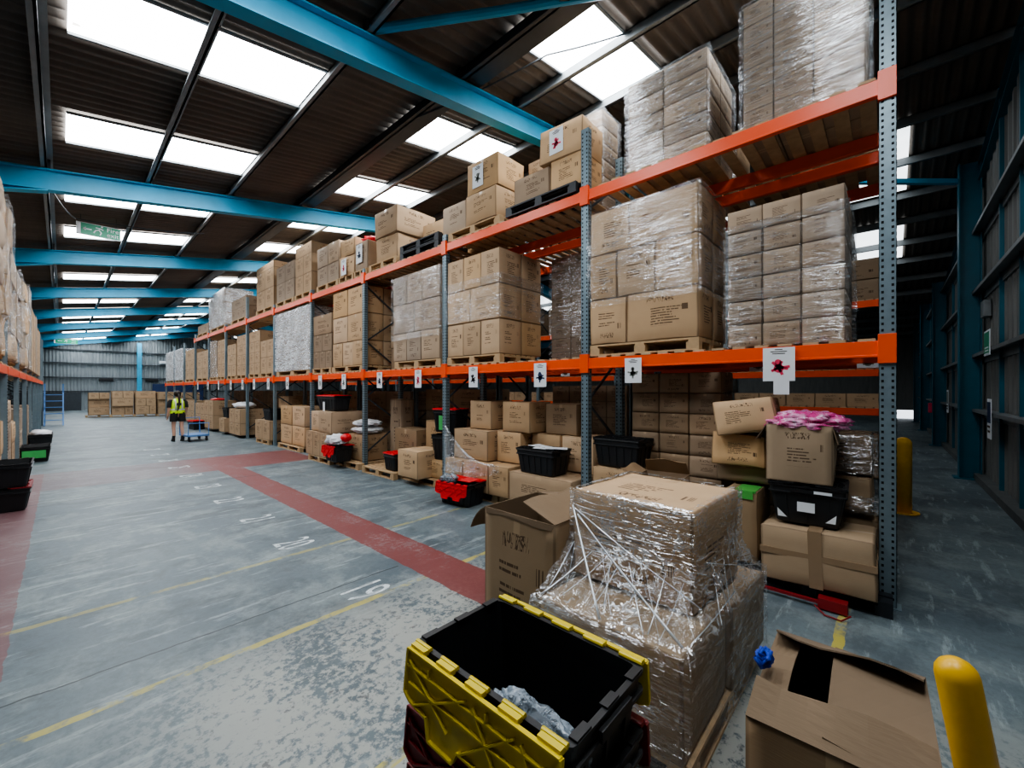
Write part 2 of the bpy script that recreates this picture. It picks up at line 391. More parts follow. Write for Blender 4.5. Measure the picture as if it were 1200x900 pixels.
# rafters
RY = [-1.35 + 5.7 * i for i in range(10)]
for i, y in enumerate(RY[1:9] + [RY[0]]):
    b = MB()
    for (x0, z0), (x1, z1) in zip(RP, RP[1:]):
        for (dz, w, h) in ((-.22, .17, .02), (-.54, .17, .02), (-.38, .014, .32)):
            b.bar((x0, y, z0 + dz), (x1, y, z1 + dz), w, h)
    t = thing('roof_rafter', '', 'beam', (0, y, 0), 0, 'blue roof rafters')
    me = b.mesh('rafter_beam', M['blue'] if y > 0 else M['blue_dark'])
    for v in me.vertices: v.co.y -= y
    obj('rafter_beam', me, t)
    # haunch at the left eave
    h = MB(); x0, x1 = XL + .1, -.15
    h.prism([(x0, roofz(x0) - .55), (x1, roofz(x1) - .55), (x0, roofz(x0) - 1.05)], lambda p: (p[0], -.008, p[1]), lambda p: (p[0], .008, p[1]))
    h.bar((x0, 0, roofz(x0) - 1.05), (x1, 0, roofz(x1) - .56), .17, .018)
    obj('haunch', h, t, mats=M['blue'])
    # brackets near bolted purlins
    for x in (PX[3:14] if 0 < y < 22 else []):
        c_ = MB(); c_.box(-.05, .05, -.05, .05, -.215, -.03); obj('purlin_cleat', c_, t, (x, 0, roofz(x)), mats=M['dark_steel'])
    lab = 'blue steel roof rafter, %s counted away from the camera' % ORD[i] if y > 0 else 'dark rafter against the near gable wall above the aisle'
    t['label'] = lab
# roof lights
wn = 0
for i, y in enumerate(RY[:9]):
    for dy0, dy1 in ((1.05, 2.0), (3.85, 4.82)):
        for j, (x0, x1) in enumerate(((.04, 2.33), (3.78, 6.0), (10.1, 12.4), (13.8, 16.0), (22.4, 24.9), (28.1, 30.9))):
            if (j >= 4 and i > 2) or (j == 5 and i == 0): continue
            wn += 1; b = MB()
            b.poly([(x0, y + dy0, roofz(x0) - .045), (x1, y + dy0, roofz(x1) - .045), (x1, y + dy1, roofz(x1) - .045), (x0, y + dy1, roofz(x0) - .045)])
            struct('window_%d' % wn, b, M['sky' if j < 2 else 'sky_dim'])
            if j < 2 and i < 6:
                b = MB()
                for yy in (y + dy0 - .02, y + dy1 + .0): b.bar((x0, yy, roofz(x0) - .06), (x1, yy, roofz(x1) - .06), .03, .03)
                k += 1; struct('trim_%d' % k, b, M['purlin'])
# gable columns
cols = [(11.75, -1.16, 6.05, 'blue steel column on the near wall, closest to the rack end'), (18.1, -1.16, 5.0, 'blue steel column on the near wall, second along the aisle'),
        (24.5, -1.16, 5.3, 'blue steel column on the near wall, third along the aisle'), (30.5, -1.16, 5.2, 'blue steel column on the near wall, farthest along the aisle')]
for x, y, h, lab in cols:
    t = thing('steel_column', lab, 'column', (x, y, 0), 0, 'blue columns on the near wall')
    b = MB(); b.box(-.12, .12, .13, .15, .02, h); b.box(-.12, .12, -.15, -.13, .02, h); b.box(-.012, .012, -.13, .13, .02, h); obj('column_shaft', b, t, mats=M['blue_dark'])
    b = MB(); b.box(-.18, .18, -.19, .22, 0, .02); obj('base_plate', b, t, mats=M['blue_dark'])
b = MB(); b.bar((11.75, -1.0, 5.75), (8.2, 4.35, 6.25), .09, .09)
tag(obj('roof_brace', b, mats=M['blue']), 'teal tubular brace rising from the wall column to the rafter', 'brace')
b = MB(); b.tube([(2.35, 4.35, 5.78), (3.3, 3.2, 5.93), (6.2, -.9, 6.2)], .05)
tag(obj('roof_brace', b, mats=M['blue']), 'blue tubular brace bolted to the nearest rafter', 'brace')
b = MB(); b.box(4.55, 4.85, YE - .6, YE - .3, 0, roofz(4.6) - .4)
tag(obj('steel_column', b, mats=M['blue']), 'bright blue steel column standing against the far gable wall', 'column')
b = MB(); b.box(5.6, 9.5, YE - .5, YE - .3, 0, 2.25); tag(obj('roller_shutter', b, mats=M['navy']), 'dark navy shutter panel low on the far wall', 'shutter')
for i, (x, z, w, lab, m) in enumerate(((6.6, 4.25, .9, 'small white ventilation panel high on the far wall', 'paper'), (2.6, 2.6, .8, 'dark lamp box left of the far blue column', 'black'), (5.6, 2.6, .8, 'dark lamp box right of the far blue column', 'black'))):
    b = MB(); b.box(x - w / 2, x + w / 2, YE - .32, YE - .1, z - .1, z + .1); b.box(x - w / 2 - .04, x + w / 2 + .04, YE - .14, YE - .08, z - .14, z + .14)
    tag(obj('wall_box', b, mats=M[m]), lab, 'wall fitting')
# cables under the roof
def cable(pts, label, r=.012):
    b = MB(); out = []
    for (a, c) in zip(pts, pts[1:]):
        a = Vector(a); c = Vector(c)
        for j in range(8): p = a.lerp(c, j / 8); p.z -= .25 * math.sin(PI * j / 8) * (c - a).length * .08; out.append(p)
    out.append(Vector(pts[-1])); b.tube(out, r, 6); tag(obj('hanging_cable', b, mats=M['dark_steel']), label, 'cable')
cable([(-.1, 10.1, 4.95), (.2, 13, 5.42), (.9, 13, 5.48), (2.4, 12.6, 5.6)], 'thin cable sagging to the green exit sign')
cable([(3.75, 5.6, 6.0), (4.3, 3.3, 6.1), (5.0, 2.2, 6.3)], 'thin cable crossing the bright roof light above the racks')

# text
def text(body, size, mat, parent, mtx, ext=.001, align='CENTER', name='lettering'):
    cu = bpy.data.curves.new(name, 'FONT'); cu.body = body; cu.size = size; cu.align_x = align; cu.align_y = 'CENTER'; cu.extrude = ext
    o = bpy.data.objects.new(name, cu); C.objects.link(o); bpy.context.view_layer.update()
    me = bpy.data.meshes.new_from_object(o.evaluated_get(bpy.context.evaluated_depsgraph_get())); bpy.data.objects.remove(o)
    me.materials.clear(); me.materials.append(mat)
    r = bpy.data.objects.new(name, me); C.objects.link(r); r.parent = parent; r.matrix_local = mtx; return r
FY = Matrix.Rotation(PI / 2, 4, 'X')                       # faces -Y, reads along +X
FX = Matrix.Rotation(-PI / 2, 4, 'Z') @ FY                 # faces -X, reads along -Y
def exit_sign(loc, w, h, lab):
    t = thing('exit_sign', lab, 'sign', loc)
    b = MB(); b.box(-w / 2, w / 2, -.012, .012, -h / 2, h / 2); obj('sign_panel', b, t, mats=M['greensign'])
    b = MB()
    for x0, x1, z0, z1 in ((-w / 2, w / 2, h / 2 - .012, h / 2), (-w / 2, w / 2, -h / 2, -h / 2 + .012), (-w / 2, -w / 2 + .07, -h / 2, h / 2)): b.box(x0, x1, -.018, -.012, z0, z1)
    obj('sign_border', b, t, mats=M['paper'])
    b = MB(); b.bar((-w * .16, -.016, 0), (-w * .33, -.016, 0), .004, .03); b.prism([(-w * .36, 0), (-w * .29, .04), (-w * .29, -.04)], lambda p: (p[0], -.018, p[1]), lambda p: (p[0], -.013, p[1])); obj('arrow', b, t, mats=M['paper'])
    b = MB()
    for p, q in (((0, .02), (.03, .07)), ((0, .02), (-.05, -.0)), ((-.05, 0), (-.08, -.06)), ((0, .02), (.04, -.03)), ((.04, -.03), (.02, -.09)), ((.02, .06), (-.05, .06)), ((.02, .06), (.07, .03))):
        b.bar((p[0], -.016, p[1]), (q[0], -.016, q[1]), .02, .006, (0, 1, 0))
    b.cyl((.05, -.018, .1), (.05, -.012, .1), .018, 10); obj('running_figure', b, t, mats=M['paper'])
    text('Fire', .13, M['paper'], t, Matrix.Translation((w * .32, -.018, h * .2)) @ FY)
    text('exit', .13, M['paper'], t, Matrix.Translation((w * .32, -.018, -h * .2)) @ FY)
    b = MB()
    for x in (-w * .4, w * .4): b.bar((x, 0, h / 2), (x, 0, roofz(loc[0]) - loc[2]), .008)
    obj('hanger', b, t, mats=M['dark_steel'])
exit_sign((.56, 13, 5.24), .7, .27, 'green fire exit sign hanging below the roof light, nearer one')
exit_sign((.2, 41, 5.0), 1.1, .34, 'green fire exit sign far away near the end wall')
# notices on the near wall
def notice(x, z, w, h, lab, fill, lines):
    t = thing('wall_notice', lab, 'sign', (x, YN + .175, z))
    b = MB(); b.box(-w / 2, w / 2, 0, .008, -h / 2, h / 2); obj('board', b, t, mats=M['paper'])
    b = MB(); b.box(-w * .42, w * .42, .008, .012, -h * .1 if lines == 2 else -h * .42, h * .42); obj('colour_field', b, t, mats=fill)
    b = MB()
    for j in range(lines): b.box(-w * .34, w * .3 - j * .03, .012, .015, -h * .22 - j * h * .12, -h * .17 - j * h * .12)
    obj('text_lines', b, t, mats=M['ink' if lines == 2 else 'paper'])
notice(9.95, 2.45, .5, .4, 'white and green notice on the upper rail of the near wall', M['greensign'], 3)
notice(9.75, 1.25, .32, .62, 'tall white notice with a dark oval sign below the wall rail', M['navy'], 2)
notice(15.8, 1.4, .4, .6, 'small white notice between the blue wall columns', M['grey'], 2)
b = MB(); b.box(11.0, 11.3, YN + .0, YN + .1, 3.0, 3.3); tag(obj('junction_box', b, mats=M['purlin'], bev=.01), 'small grey box high on near wall beside the blue column', 'wall fitting')
b = MB(); b.box(18.0, 18.22, -1.008, -.93, 1.0, 1.3); tag(obj('alarm_box', b, mats=M['pink'], bev=.01), 'pink red alarm box on the far wall column', 'wall fitting')

# painted floor numbers
for i, (num, y) in enumerate((('19', 3.28), ('20', 4.86), ('21', 6.12), ('22', 7.5), ('23', 8.85), ('24', 10.2), ('25', 11.5), ('26', 12.8), ('27', 14.1), ('28', 15.5))):
    t = thing('floor_number', 'white painted number %s on the grey floor' % num, 'floor marking', (1.72, y, .002), 0, 'painted bay numbers')
    text(num, .46, M['white_paint'], t, Matrix.Rotation(-PI / 2, 4, 'Z') @ Matrix.Diagonal((.62, 1.15, 1, 1)), 0.0005, name='digits')

# ------------------------------------------------------------------ cartons
def grid_box(w, d, h, rng, bulge, n=7):
    g = [-1, -.95, -.5, 0, .5, .95, 1]
    bm = bmesh.new(); uvl = bm.loops.layers.uv.new('UVMap')
    faces = [(lambda a, c: (-1, -a, c), 0), (lambda a, c: (1, a, c), 0), (lambda a, c: (a, -1, c), 0), (lambda a, c: (-a, 1, c), 0), (lambda a, c: (a, c, 1), 2), (lambda a, c: (a, -c, -1), 2)]
    for fi, (fn, uo) in enumerate(faces):
        bl = rng.uniform(-.4, 1) * bulge
        if fi == 4: bl = -abs(bl) * 1.2
        vs = {}
        for i, a in enumerate(g):
            for j, c in enumerate(g):
                p = Vector(fn(a, c)); ne = sum(abs(q) == 1 for q in p)
                k = (1 - a * a) * (1 - c * c)
                q = Vector((p.x * w / 2, p.y * d / 2, p.z * h / 2))
                ax = 0 if fi < 2 else (1 if fi < 4 else 2)
                q[ax] += (1 if p[ax] > 0 else -1) * bl * k
                if ne >= 2: q -= Vector((math.copysign(.004, p.x) if abs(p.x) == 1 else 0, math.copysign(.004, p.y) if abs(p.y) == 1 else 0, math.copysign(.004, p.z) if abs(p.z) == 1 else 0))
                vs[i, j] = (bm.verts.new(q), (uo + (a + 1) / 2, (c + 1) / 2))
        for i in range(6):
            for j in range(6):
                q4 = [vs[i, j], vs[i + 1, j], vs[i + 1, j + 1], vs[i, j + 1]]
                f = bm.faces.new([v for v, _ in q4]); f.smooth = True
                for l, (_, uv) in zip(f.loops, q4): l[uvl].uv = uv
    bmesh.ops.remove_doubles(bm, verts=bm.verts, dist=.0005)
    # soften / dent corners
    for v in bm.verts:
        s = Vector(v.co); nz = noise.noise_vector(s * 3.1 + Vector((rng.random() * .0, 5, 9))) * bulge * .6
        v.co += nz
    bmesh.ops.recalc_face_normals(bm, faces=bm.faces)
    return bm
CM = {}
def carton_mesh(w, d, h, mat, bulge):
    key = (round(w, 2), round(d, 2), round(h, 2), mat, round(bulge, 3), R.randrange(2))
    if key not in CM:
        bm = grid_box(w, d, h, random.Random(hash(key[:3]) % 997 + key[5]), bulge)
        me = bpy.data.meshes.new('carton'); bm.to_mesh(me); bm.free(); me.materials.append(M[mat]); CM[key] = me
    return CM[key]
CART = []
CAMP = Vector((0, 0, 1.7))
def carton(x0, x1, y0, y1, z0, z1, label, group=None, mat='carton', bulge=.010, rot=(0, 0, 0), jit=1, force=False, extra=None):
    c = Vector(((x0 + x1) / 2, (y0 + y1) / 2, (z0 + z1) / 2)); s = ((x1 - x0), (y1 - y0), (z1 - z0))
    CART.append(dict(c=c, s=s, label=label, group=group, mat=mat, bulge=bulge, rot=rot, jit=jit, force=force, extra=extra,
                     key=-(max(s[1] * s[2], .01) ** .5) / (c - CAMP).length))
ROWN = {1: [''], 2: ['bottom row', 'top row'], 3: ['bottom row', 'middle row', 'top row'], 4: ['bottom row', 'second row up', 'third row up', 'top row']}
def rown(n, i):
    if n in ROWN: return ROWN[n][i]
    return 'bottom row' if i == 0 else 'top row' if i == n - 1 else '%s row up' % ORD[i]
def coln(n, i):
    if n == 1: return ''
    if n == 2: return ['left', 'right'][i]
    if n == 3: return ['left', 'middle', 'right'][i]
    return 'leftmost' if i == 0 else 'rightmost' if i == n - 1 else '%s from left' % ORD[i]
def stack(x0, x1, y0, y1, z0, tiers, desc, side=1, mat='carton', bulge=.010, adj='brown carton', face=-1, jit=1):
    """tiers bottom->top: (height, [col weights left->right as seen from the aisle])  left = high Y (face=-1)"""
    z = z0; nt = len(tiers)
    for ti, (h, cw) in enumerate(tiers):
        tot = sum(cw); acc = 0; nc = len(cw)
        for ci, wgt in enumerate(cw):
            a = acc / tot; acc += wgt; bb = acc / tot
            if face < 0: ya, yb = y1 - (y1 - y0) * bb, y1 - (y1 - y0) * a
            else: ya, yb = y0 + (y1 - y0) * a, y0 + (y1 - y0) * bb
            nd = side if (ci == nc - 1 or ti == nt - 1) else 1
            for di in range(nd):
                xa = x0 + (x1 - x0) * di / nd; xb = x0 + (x1 - x0) * (di + 1) / nd
                parts = [rown(nt, ti), coln(nc, ci)] + (['front' if (di == 0) == (face < 0) else 'behind'] if nd > 1 else [])
                lab = adj + ', ' + ' '.join(p for p in parts if p) + ', ' + desc
                carton(xa + .004, xb - .004, ya + .004, yb - .004, z + .001, z + h - .003, lab, 'cartons ' + desc, mat, bulge, jit=jit)
        z += h
    return z
def wrap(x0, x1, y0, y1, z0, z1, label, mat='film', off=.03, open_top=True, amp=.012):
    b = MB(); x0 -= off; x1 += off; y0 -= off; y1 += off
    per = []; N = 14
    cor = [(x0, y0), (x1, y0), (x1, y1), (x0, y1)]
    for i in range(4):
        a, c = cor[i], cor[(i + 1) % 4]
        for j in range(N): per.append((a[0] + (c[0] - a[0]) * j / N, a[1] + (c[1] - a[1]) * j / N))
    rings = []; K = 16
    for kk in range(K + 1):
        z = z0 + (z1 - z0) * kk / K; ring = []
        for (x, y) in per:
            nv = noise.noise_vector(Vector((x * 3, y * 3, z * 9 + x0))) * amp
            ring.append((x + nv.x, y + nv.y, z + nv.z))
        rings.append(ring)
    zc = z1 + .012
    rings.append([(x0 + (x - x0) * .8 + (x1 - x0) * .1, y0 + (y - y0) * .8 + (y1 - y0) * .1, zc + noise.noise(Vector((x * 5, y * 5, 1))) * .008) for x, y in per])
    b.loops(rings)
    o = obj('stretch_wrap', b, mats=M[mat], smooth=True); return tag(o, label, 'plastic film', 'stretch film around stacked cartons')

# ------------------------------------------------------------------ pallets
def pallet_meshes(mat, L=1.2, W=.8):
    # long side along Y, depth W along X
    t = MB()
    for i in range(7): x = -W / 2 + (W - .09) * i / 6; t.box(x, x + .09, -L / 2, L / 2, .112, .132)
    for y in (-L / 2, -.05, L / 2 - .1): t.box(-W / 2, W / 2, y, y + .1, .09, .112)
    bt = MB()
    for x in (-W / 2, -.05, W / 2 - .1): bt.box(x, x + .1, -L / 2, L / 2, 0, .018)
    bl = MB(); bl.box(-.05, .05, -.06, .06, .018, .09)
    return t.mesh('top_deck', mat), bt.mesh('bottom_deck', mat), bl.mesh('block', mat)
PM = {'wood': pallet_meshes(M['wood']), 'blackp': pallet_meshes(M['blackp'])}
def pallet(x, y, z, label, mat='wood', rz=0, near=True, group='pallets under the stock'):
    t = thing('pallet', label, 'pallet', (x, y, z), rz, group)
    tm, bm_, blm = PM[mat]
    obj('top_deck', tm, t); obj('bottom_deck', bm_, t)
    for xx in ((-.35, 0, .35) if near else (-.35,)):
        for yy in (-.54, 0, .54): obj('block', blm, t, (xx, yy, 0))
    return t

# ------------------------------------------------------------------ racks
def post_mesh(h, holes=True):
    b = MB(); w = .105; d = .075; tk = .004
    # open C section, open side faces back (+X)
    b.box(0, tk, -w / 2, w / 2, 0, h); b.box(0, d, -w / 2, -w / 2 + tk, 0, h); b.box(0, d, w / 2 - tk, w / 2, 0, h)
    b.box(d - tk, d, -w / 2, -w / 2 + .02, 0, h); b.box(d - tk, d, w / 2 - .02, w / 2, 0, h)
    return b
def slots_mesh(h, sp=.05, b=None):
    z = .06; w = .105
    while z < h - .03:
        for y in (-.03, .03): b.box(-.0015, .001, y - .008, y + .008, z, z + .02)
        for x in (.018, .05): b.box(x - .007, x + .007, -w / 2 - .0015, -w / 2 + .001, z, z + .018)
        z += sp
    return b
SM = {}
def frame(x, y, h, depth, label, near=True, face=1, grp='uprights of the main rack'):
    t = thing('rack_upright', label, 'rack upright', (x, y, 0), 0 if face > 0 else PI, grp)
    key = (h, near)
    if key not in SM:
        pb = post_mesh(h); n0 = len(pb.b.faces)
        if near: slots_mesh(h, b=pb)
        for fi, f in enumerate(list(pb.b.faces)):
            if fi >= n0: f.material_index = 1
        SM[key] = (pb.mesh('post', [M['galv'], M['hole']]), None)
    pm, sm = SM[key]
    for nm, xx in (('front_post', 0), ('rear_post', depth - .075)):
        p = obj(nm, pm, t, (xx, 0, 0))
        if sm: obj('slots', sm, p)
        b = MB(); b.box(-.03, .11, -.08, .08, 0, .008); obj('foot_plate', b, t, (xx, 0, 0), mats=M['galv'])
    z = .35; s = 0
    while z + .6 < h:
        b = MB(); a, c = (.06, depth - .06) if s == 0 else (depth - .06, .06)
        b.bar((a, 0, z), (c, 0, z + .6), .03, .02, (0, 1, 0)); obj('brace', b, t, mats=M['dark_steel']); z += .6; s = 1 - s
    return t
BMESH = {}
def beam(x, y0, y1, ztop, label, mat='orange', face=1, h=.13, grp='orange beams of the racks', fancy=True):
    t = thing('rack_beam', label, 'rack beam', (x, y0, ztop), 0, grp)
    L = y1 - y0; key = (round(L, 2), mat, h)
    if key not in BMESH:
        b = MB(); b.box(-.025, .025, .055, L - .055, -h, 0); b.box(-.03, -.022, .055, L - .055, -h, -h + .02)
        c = MB(); c.box(-.045, -.0, -.052, .058, -h - .05, .05)
        hs = MB()
        for z in (-h - .02, -h / 2 - .02, .01): hs.box(-.048, -.04, -.01, .01, z, z + .025)
        BMESH[key] = (b.mesh('beam', M[mat], bev=.003), c.mesh('connector', M[mat], bev=.002), hs.mesh('hook', M['darkred']))
    bm_, cm, hm = BMESH[key]
    obj('beam', bm_, t)
    for yy in ((0, L - .006) if fancy else ()):
        c = obj('connector', cm, t, (-.001, yy if yy == 0 else L - .06 + .052, 0))
    return t
def deck(x0, x1, y0, y1, z, label, board=.11, gap=.075, mat='deckwood', grp='slatted shelf decks'):
    b = MB(); y = y0 + .07
    while y + board < y1 - .05:
        dx = R.uniform(-.01, .02); b.box(x0 + dx, x1 + dx, y, y + board, z, z + .02); y += board + gap
    return tag(obj('shelf_deck', b, mats=M[mat]), label, 'shelf deck', grp)
FX_ = 4.36; Z1 = 2.09; Z2 = 4.16
ys = [2.765 * i for i in range(10)]
hts = [5.3, 4.93, 4.32, 4.3, 4.3, 4.3, 4.95, 4.3, 4.3, 4.4]
for i, y in enumerate(ys):
    frame(FX_, y, hts[i], .95, 'blue grey slotted rack upright, %s along the main rack from the near end' % ORD[i], near=i < 5)
for i in range(9):
    y0, y1 = ys[i], ys[i + 1]
    for zt, zn in ((Z1, 'lower'), (Z2, 'upper')):
        for xx, fn in ((FX_ + .02, 'front'), (FX_ + .93, 'rear')):
            if fn == 'rear' and i > 4: continue
            beam(xx, y0, y1, zt, 'orange %s beam, %s level, %s bay of the main rack' % (fn, zn, ORD[i]), fancy=fn == 'front')
        deck(FX_ + .0, FX_ + .95, y0, y1, zt + .001, 'wooden slat deck, %s level, %s bay of the main rack' % (zn, ORD[i]))
# far continuation of the lower level beyond the cross passage
for i, y in enumerate((27.6, 30.4, 33.2)):
    frame(FX_, y, 4.2 if i < 2 else 2.2, .95, 'rack upright beyond the passage, %s one' % ORD[i], near=False, grp='uprights of the far rack')
for i, (a, c_) in enumerate(((24.9, 27.6), (27.6, 30.4), (30.4, 33.2))):
    beam(FX_ + .02, a, c_, Z1, 'orange red lower beam in far rack, %s bay' % ORD[i])
    deck(FX_, FX_ + .95, a, c_, Z1 + .001, 'slat deck of the far rack, %s bay' % ORD[i])
# back-to-back rack
for i in range(7):
    y = ys[i]; frame(6.6, y, 4.9, .95, 'upright of the rear rack, %s from the near end' % ORD[i], near=i < 3, face=-1, grp='uprights of the rear rack')
    if i < 6:
        for zt, zn in ((Z1, 'lower'), (Z2, 'upper')):
            for xx in (5.68, 6.57):
                if xx > 6 and i > 2: continue
                beam(xx, y, ys[i + 1], zt, 'orange %s beam, %s side of the rear rack, %s bay' % (zn, 'near' if xx < 6 else 'far', ORD[i]), fancy=False)
            deck(5.65, 6.6, y, ys[i + 1], zt + .001, 'slat deck %s level, %s bay of the rear rack' % (zn, ORD[i]))
# third rack over the next aisle
for i in range(9):
    y = 2.765 * i; frame(10.3, y, 4.6, .95, 'upright of the rack across the next aisle, %s from near end' % ORD[i], near=False, grp='uprights of the third rack')
    if i < 8:
        for zt, zn in ((Z1, 'upper'), (1.35, 'lower'), (3.4, 'top')):
            beam(10.32, y, y + 2.765, zt, 'red orange %s beam of the rack across the next aisle, %s bay' % (zn, ORD[i]), fancy=False)
            deck(10.3, 11.25, y, y + 2.765, zt + .001, 'slat deck %s level of the third rack, %s bay' % (zn, ORD[i]), gap=.02)
for i in range(8):
    y = .1 + 2.765 * i
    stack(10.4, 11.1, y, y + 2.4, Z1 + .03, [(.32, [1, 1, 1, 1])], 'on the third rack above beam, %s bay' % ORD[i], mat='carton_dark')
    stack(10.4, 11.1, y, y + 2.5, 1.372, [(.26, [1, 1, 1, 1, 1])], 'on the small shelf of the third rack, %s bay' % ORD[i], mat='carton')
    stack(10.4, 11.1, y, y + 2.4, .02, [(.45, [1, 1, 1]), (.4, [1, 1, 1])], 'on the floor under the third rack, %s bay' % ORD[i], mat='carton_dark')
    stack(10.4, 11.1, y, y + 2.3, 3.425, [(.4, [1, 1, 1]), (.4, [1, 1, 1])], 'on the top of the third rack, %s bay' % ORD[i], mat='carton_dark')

# left rack
LX = -.6
ly = [7.95 + 2.73 * i for i in range(9)]
for i, y in enumerate(ly):
    frame(LX, y, 4.1, .95, 'upright of the left hand rack, %s from the camera' % ORD[i], near=i < 3, face=-1, grp='uprights of the left rack')
for i in range(8):
    for xx in (LX - .02, LX - .93):
        if xx < -1 and i > 3: continue
        beam(xx, ly[i], ly[i + 1], Z1, 'faded red %s beam of the left rack, %s bay' % ('front' if xx > -1 else 'rear', ORD[i]), fancy=False)
    deck(LX - .95, LX, ly[i], ly[i + 1], Z1 + .001, 'slat deck of the left rack, %s bay' % ORD[i])
yy = 8.1
for i in range(12):
    L_ = 1.22; h = [2.35, 2.3, 2.2, 1.75, 1.85, 1.95, 2.15, 1.8, 1.8, 1.9, 1.6, 1.7][i]
    nm = 'in the %s wrapped load on the left rack' % ORD[i]
    pallet(LX - .45, yy + .61, Z1 + .022, 'wooden pallet, %s load on the left rack' % ORD[i], near=False, group='pallets on the left rack')
    n = 4 if i % 2 else 5
    stack(LX - .87, LX + .03, yy, yy + L_, Z1 + .155, [(h / n, [1, 1] if q % 2 else [1]) for q in range(n)], nm, face=1, bulge=.055, mat='carton' if i % 3 else 'carton_grey')
    if i < 7 and i % 2: wrap(LX - .87, LX + .03, yy, yy + L_, Z1 + .15, Z1 + .155 + h, 'clear film around the %s tall load on the left rack' % ORD[i], off=.05, mat='film')
    yy += 1.38 + (i == 5) * .1
# beneath the left rack
for i, (ya, yb, tr) in enumerate(((9.9, 11.0, [(.5, [1, 1]), (.55, [1, 1])]), (11.2, 12.4, [(.45, [1, 1]), (.5, [1, 1]), (.4, [1])]), (12.6, 13.7, [(.5, [1, 1]), (.4, [1])]), (14.6, 15.8, [(.6, [1]), (.5, [1, 1])]), (16.3, 17.5, [(.6, [1, 1])]), (18, 19.2, [(.6, [1]), (.5, [1])]))):
    stack(LX - .85, LX - .05, ya, yb, .16, tr, 'under the left rack, %s pile from camera' % ORD[i], face=1, bulge=.02, mat=['carton', 'carton_grey'][i % 2])
    pallet(LX - .45, (ya + yb) / 2, 0, 'wooden pallet under %s pile of the left rack' % ORD[i], near=False, group='pallets under the left rack')

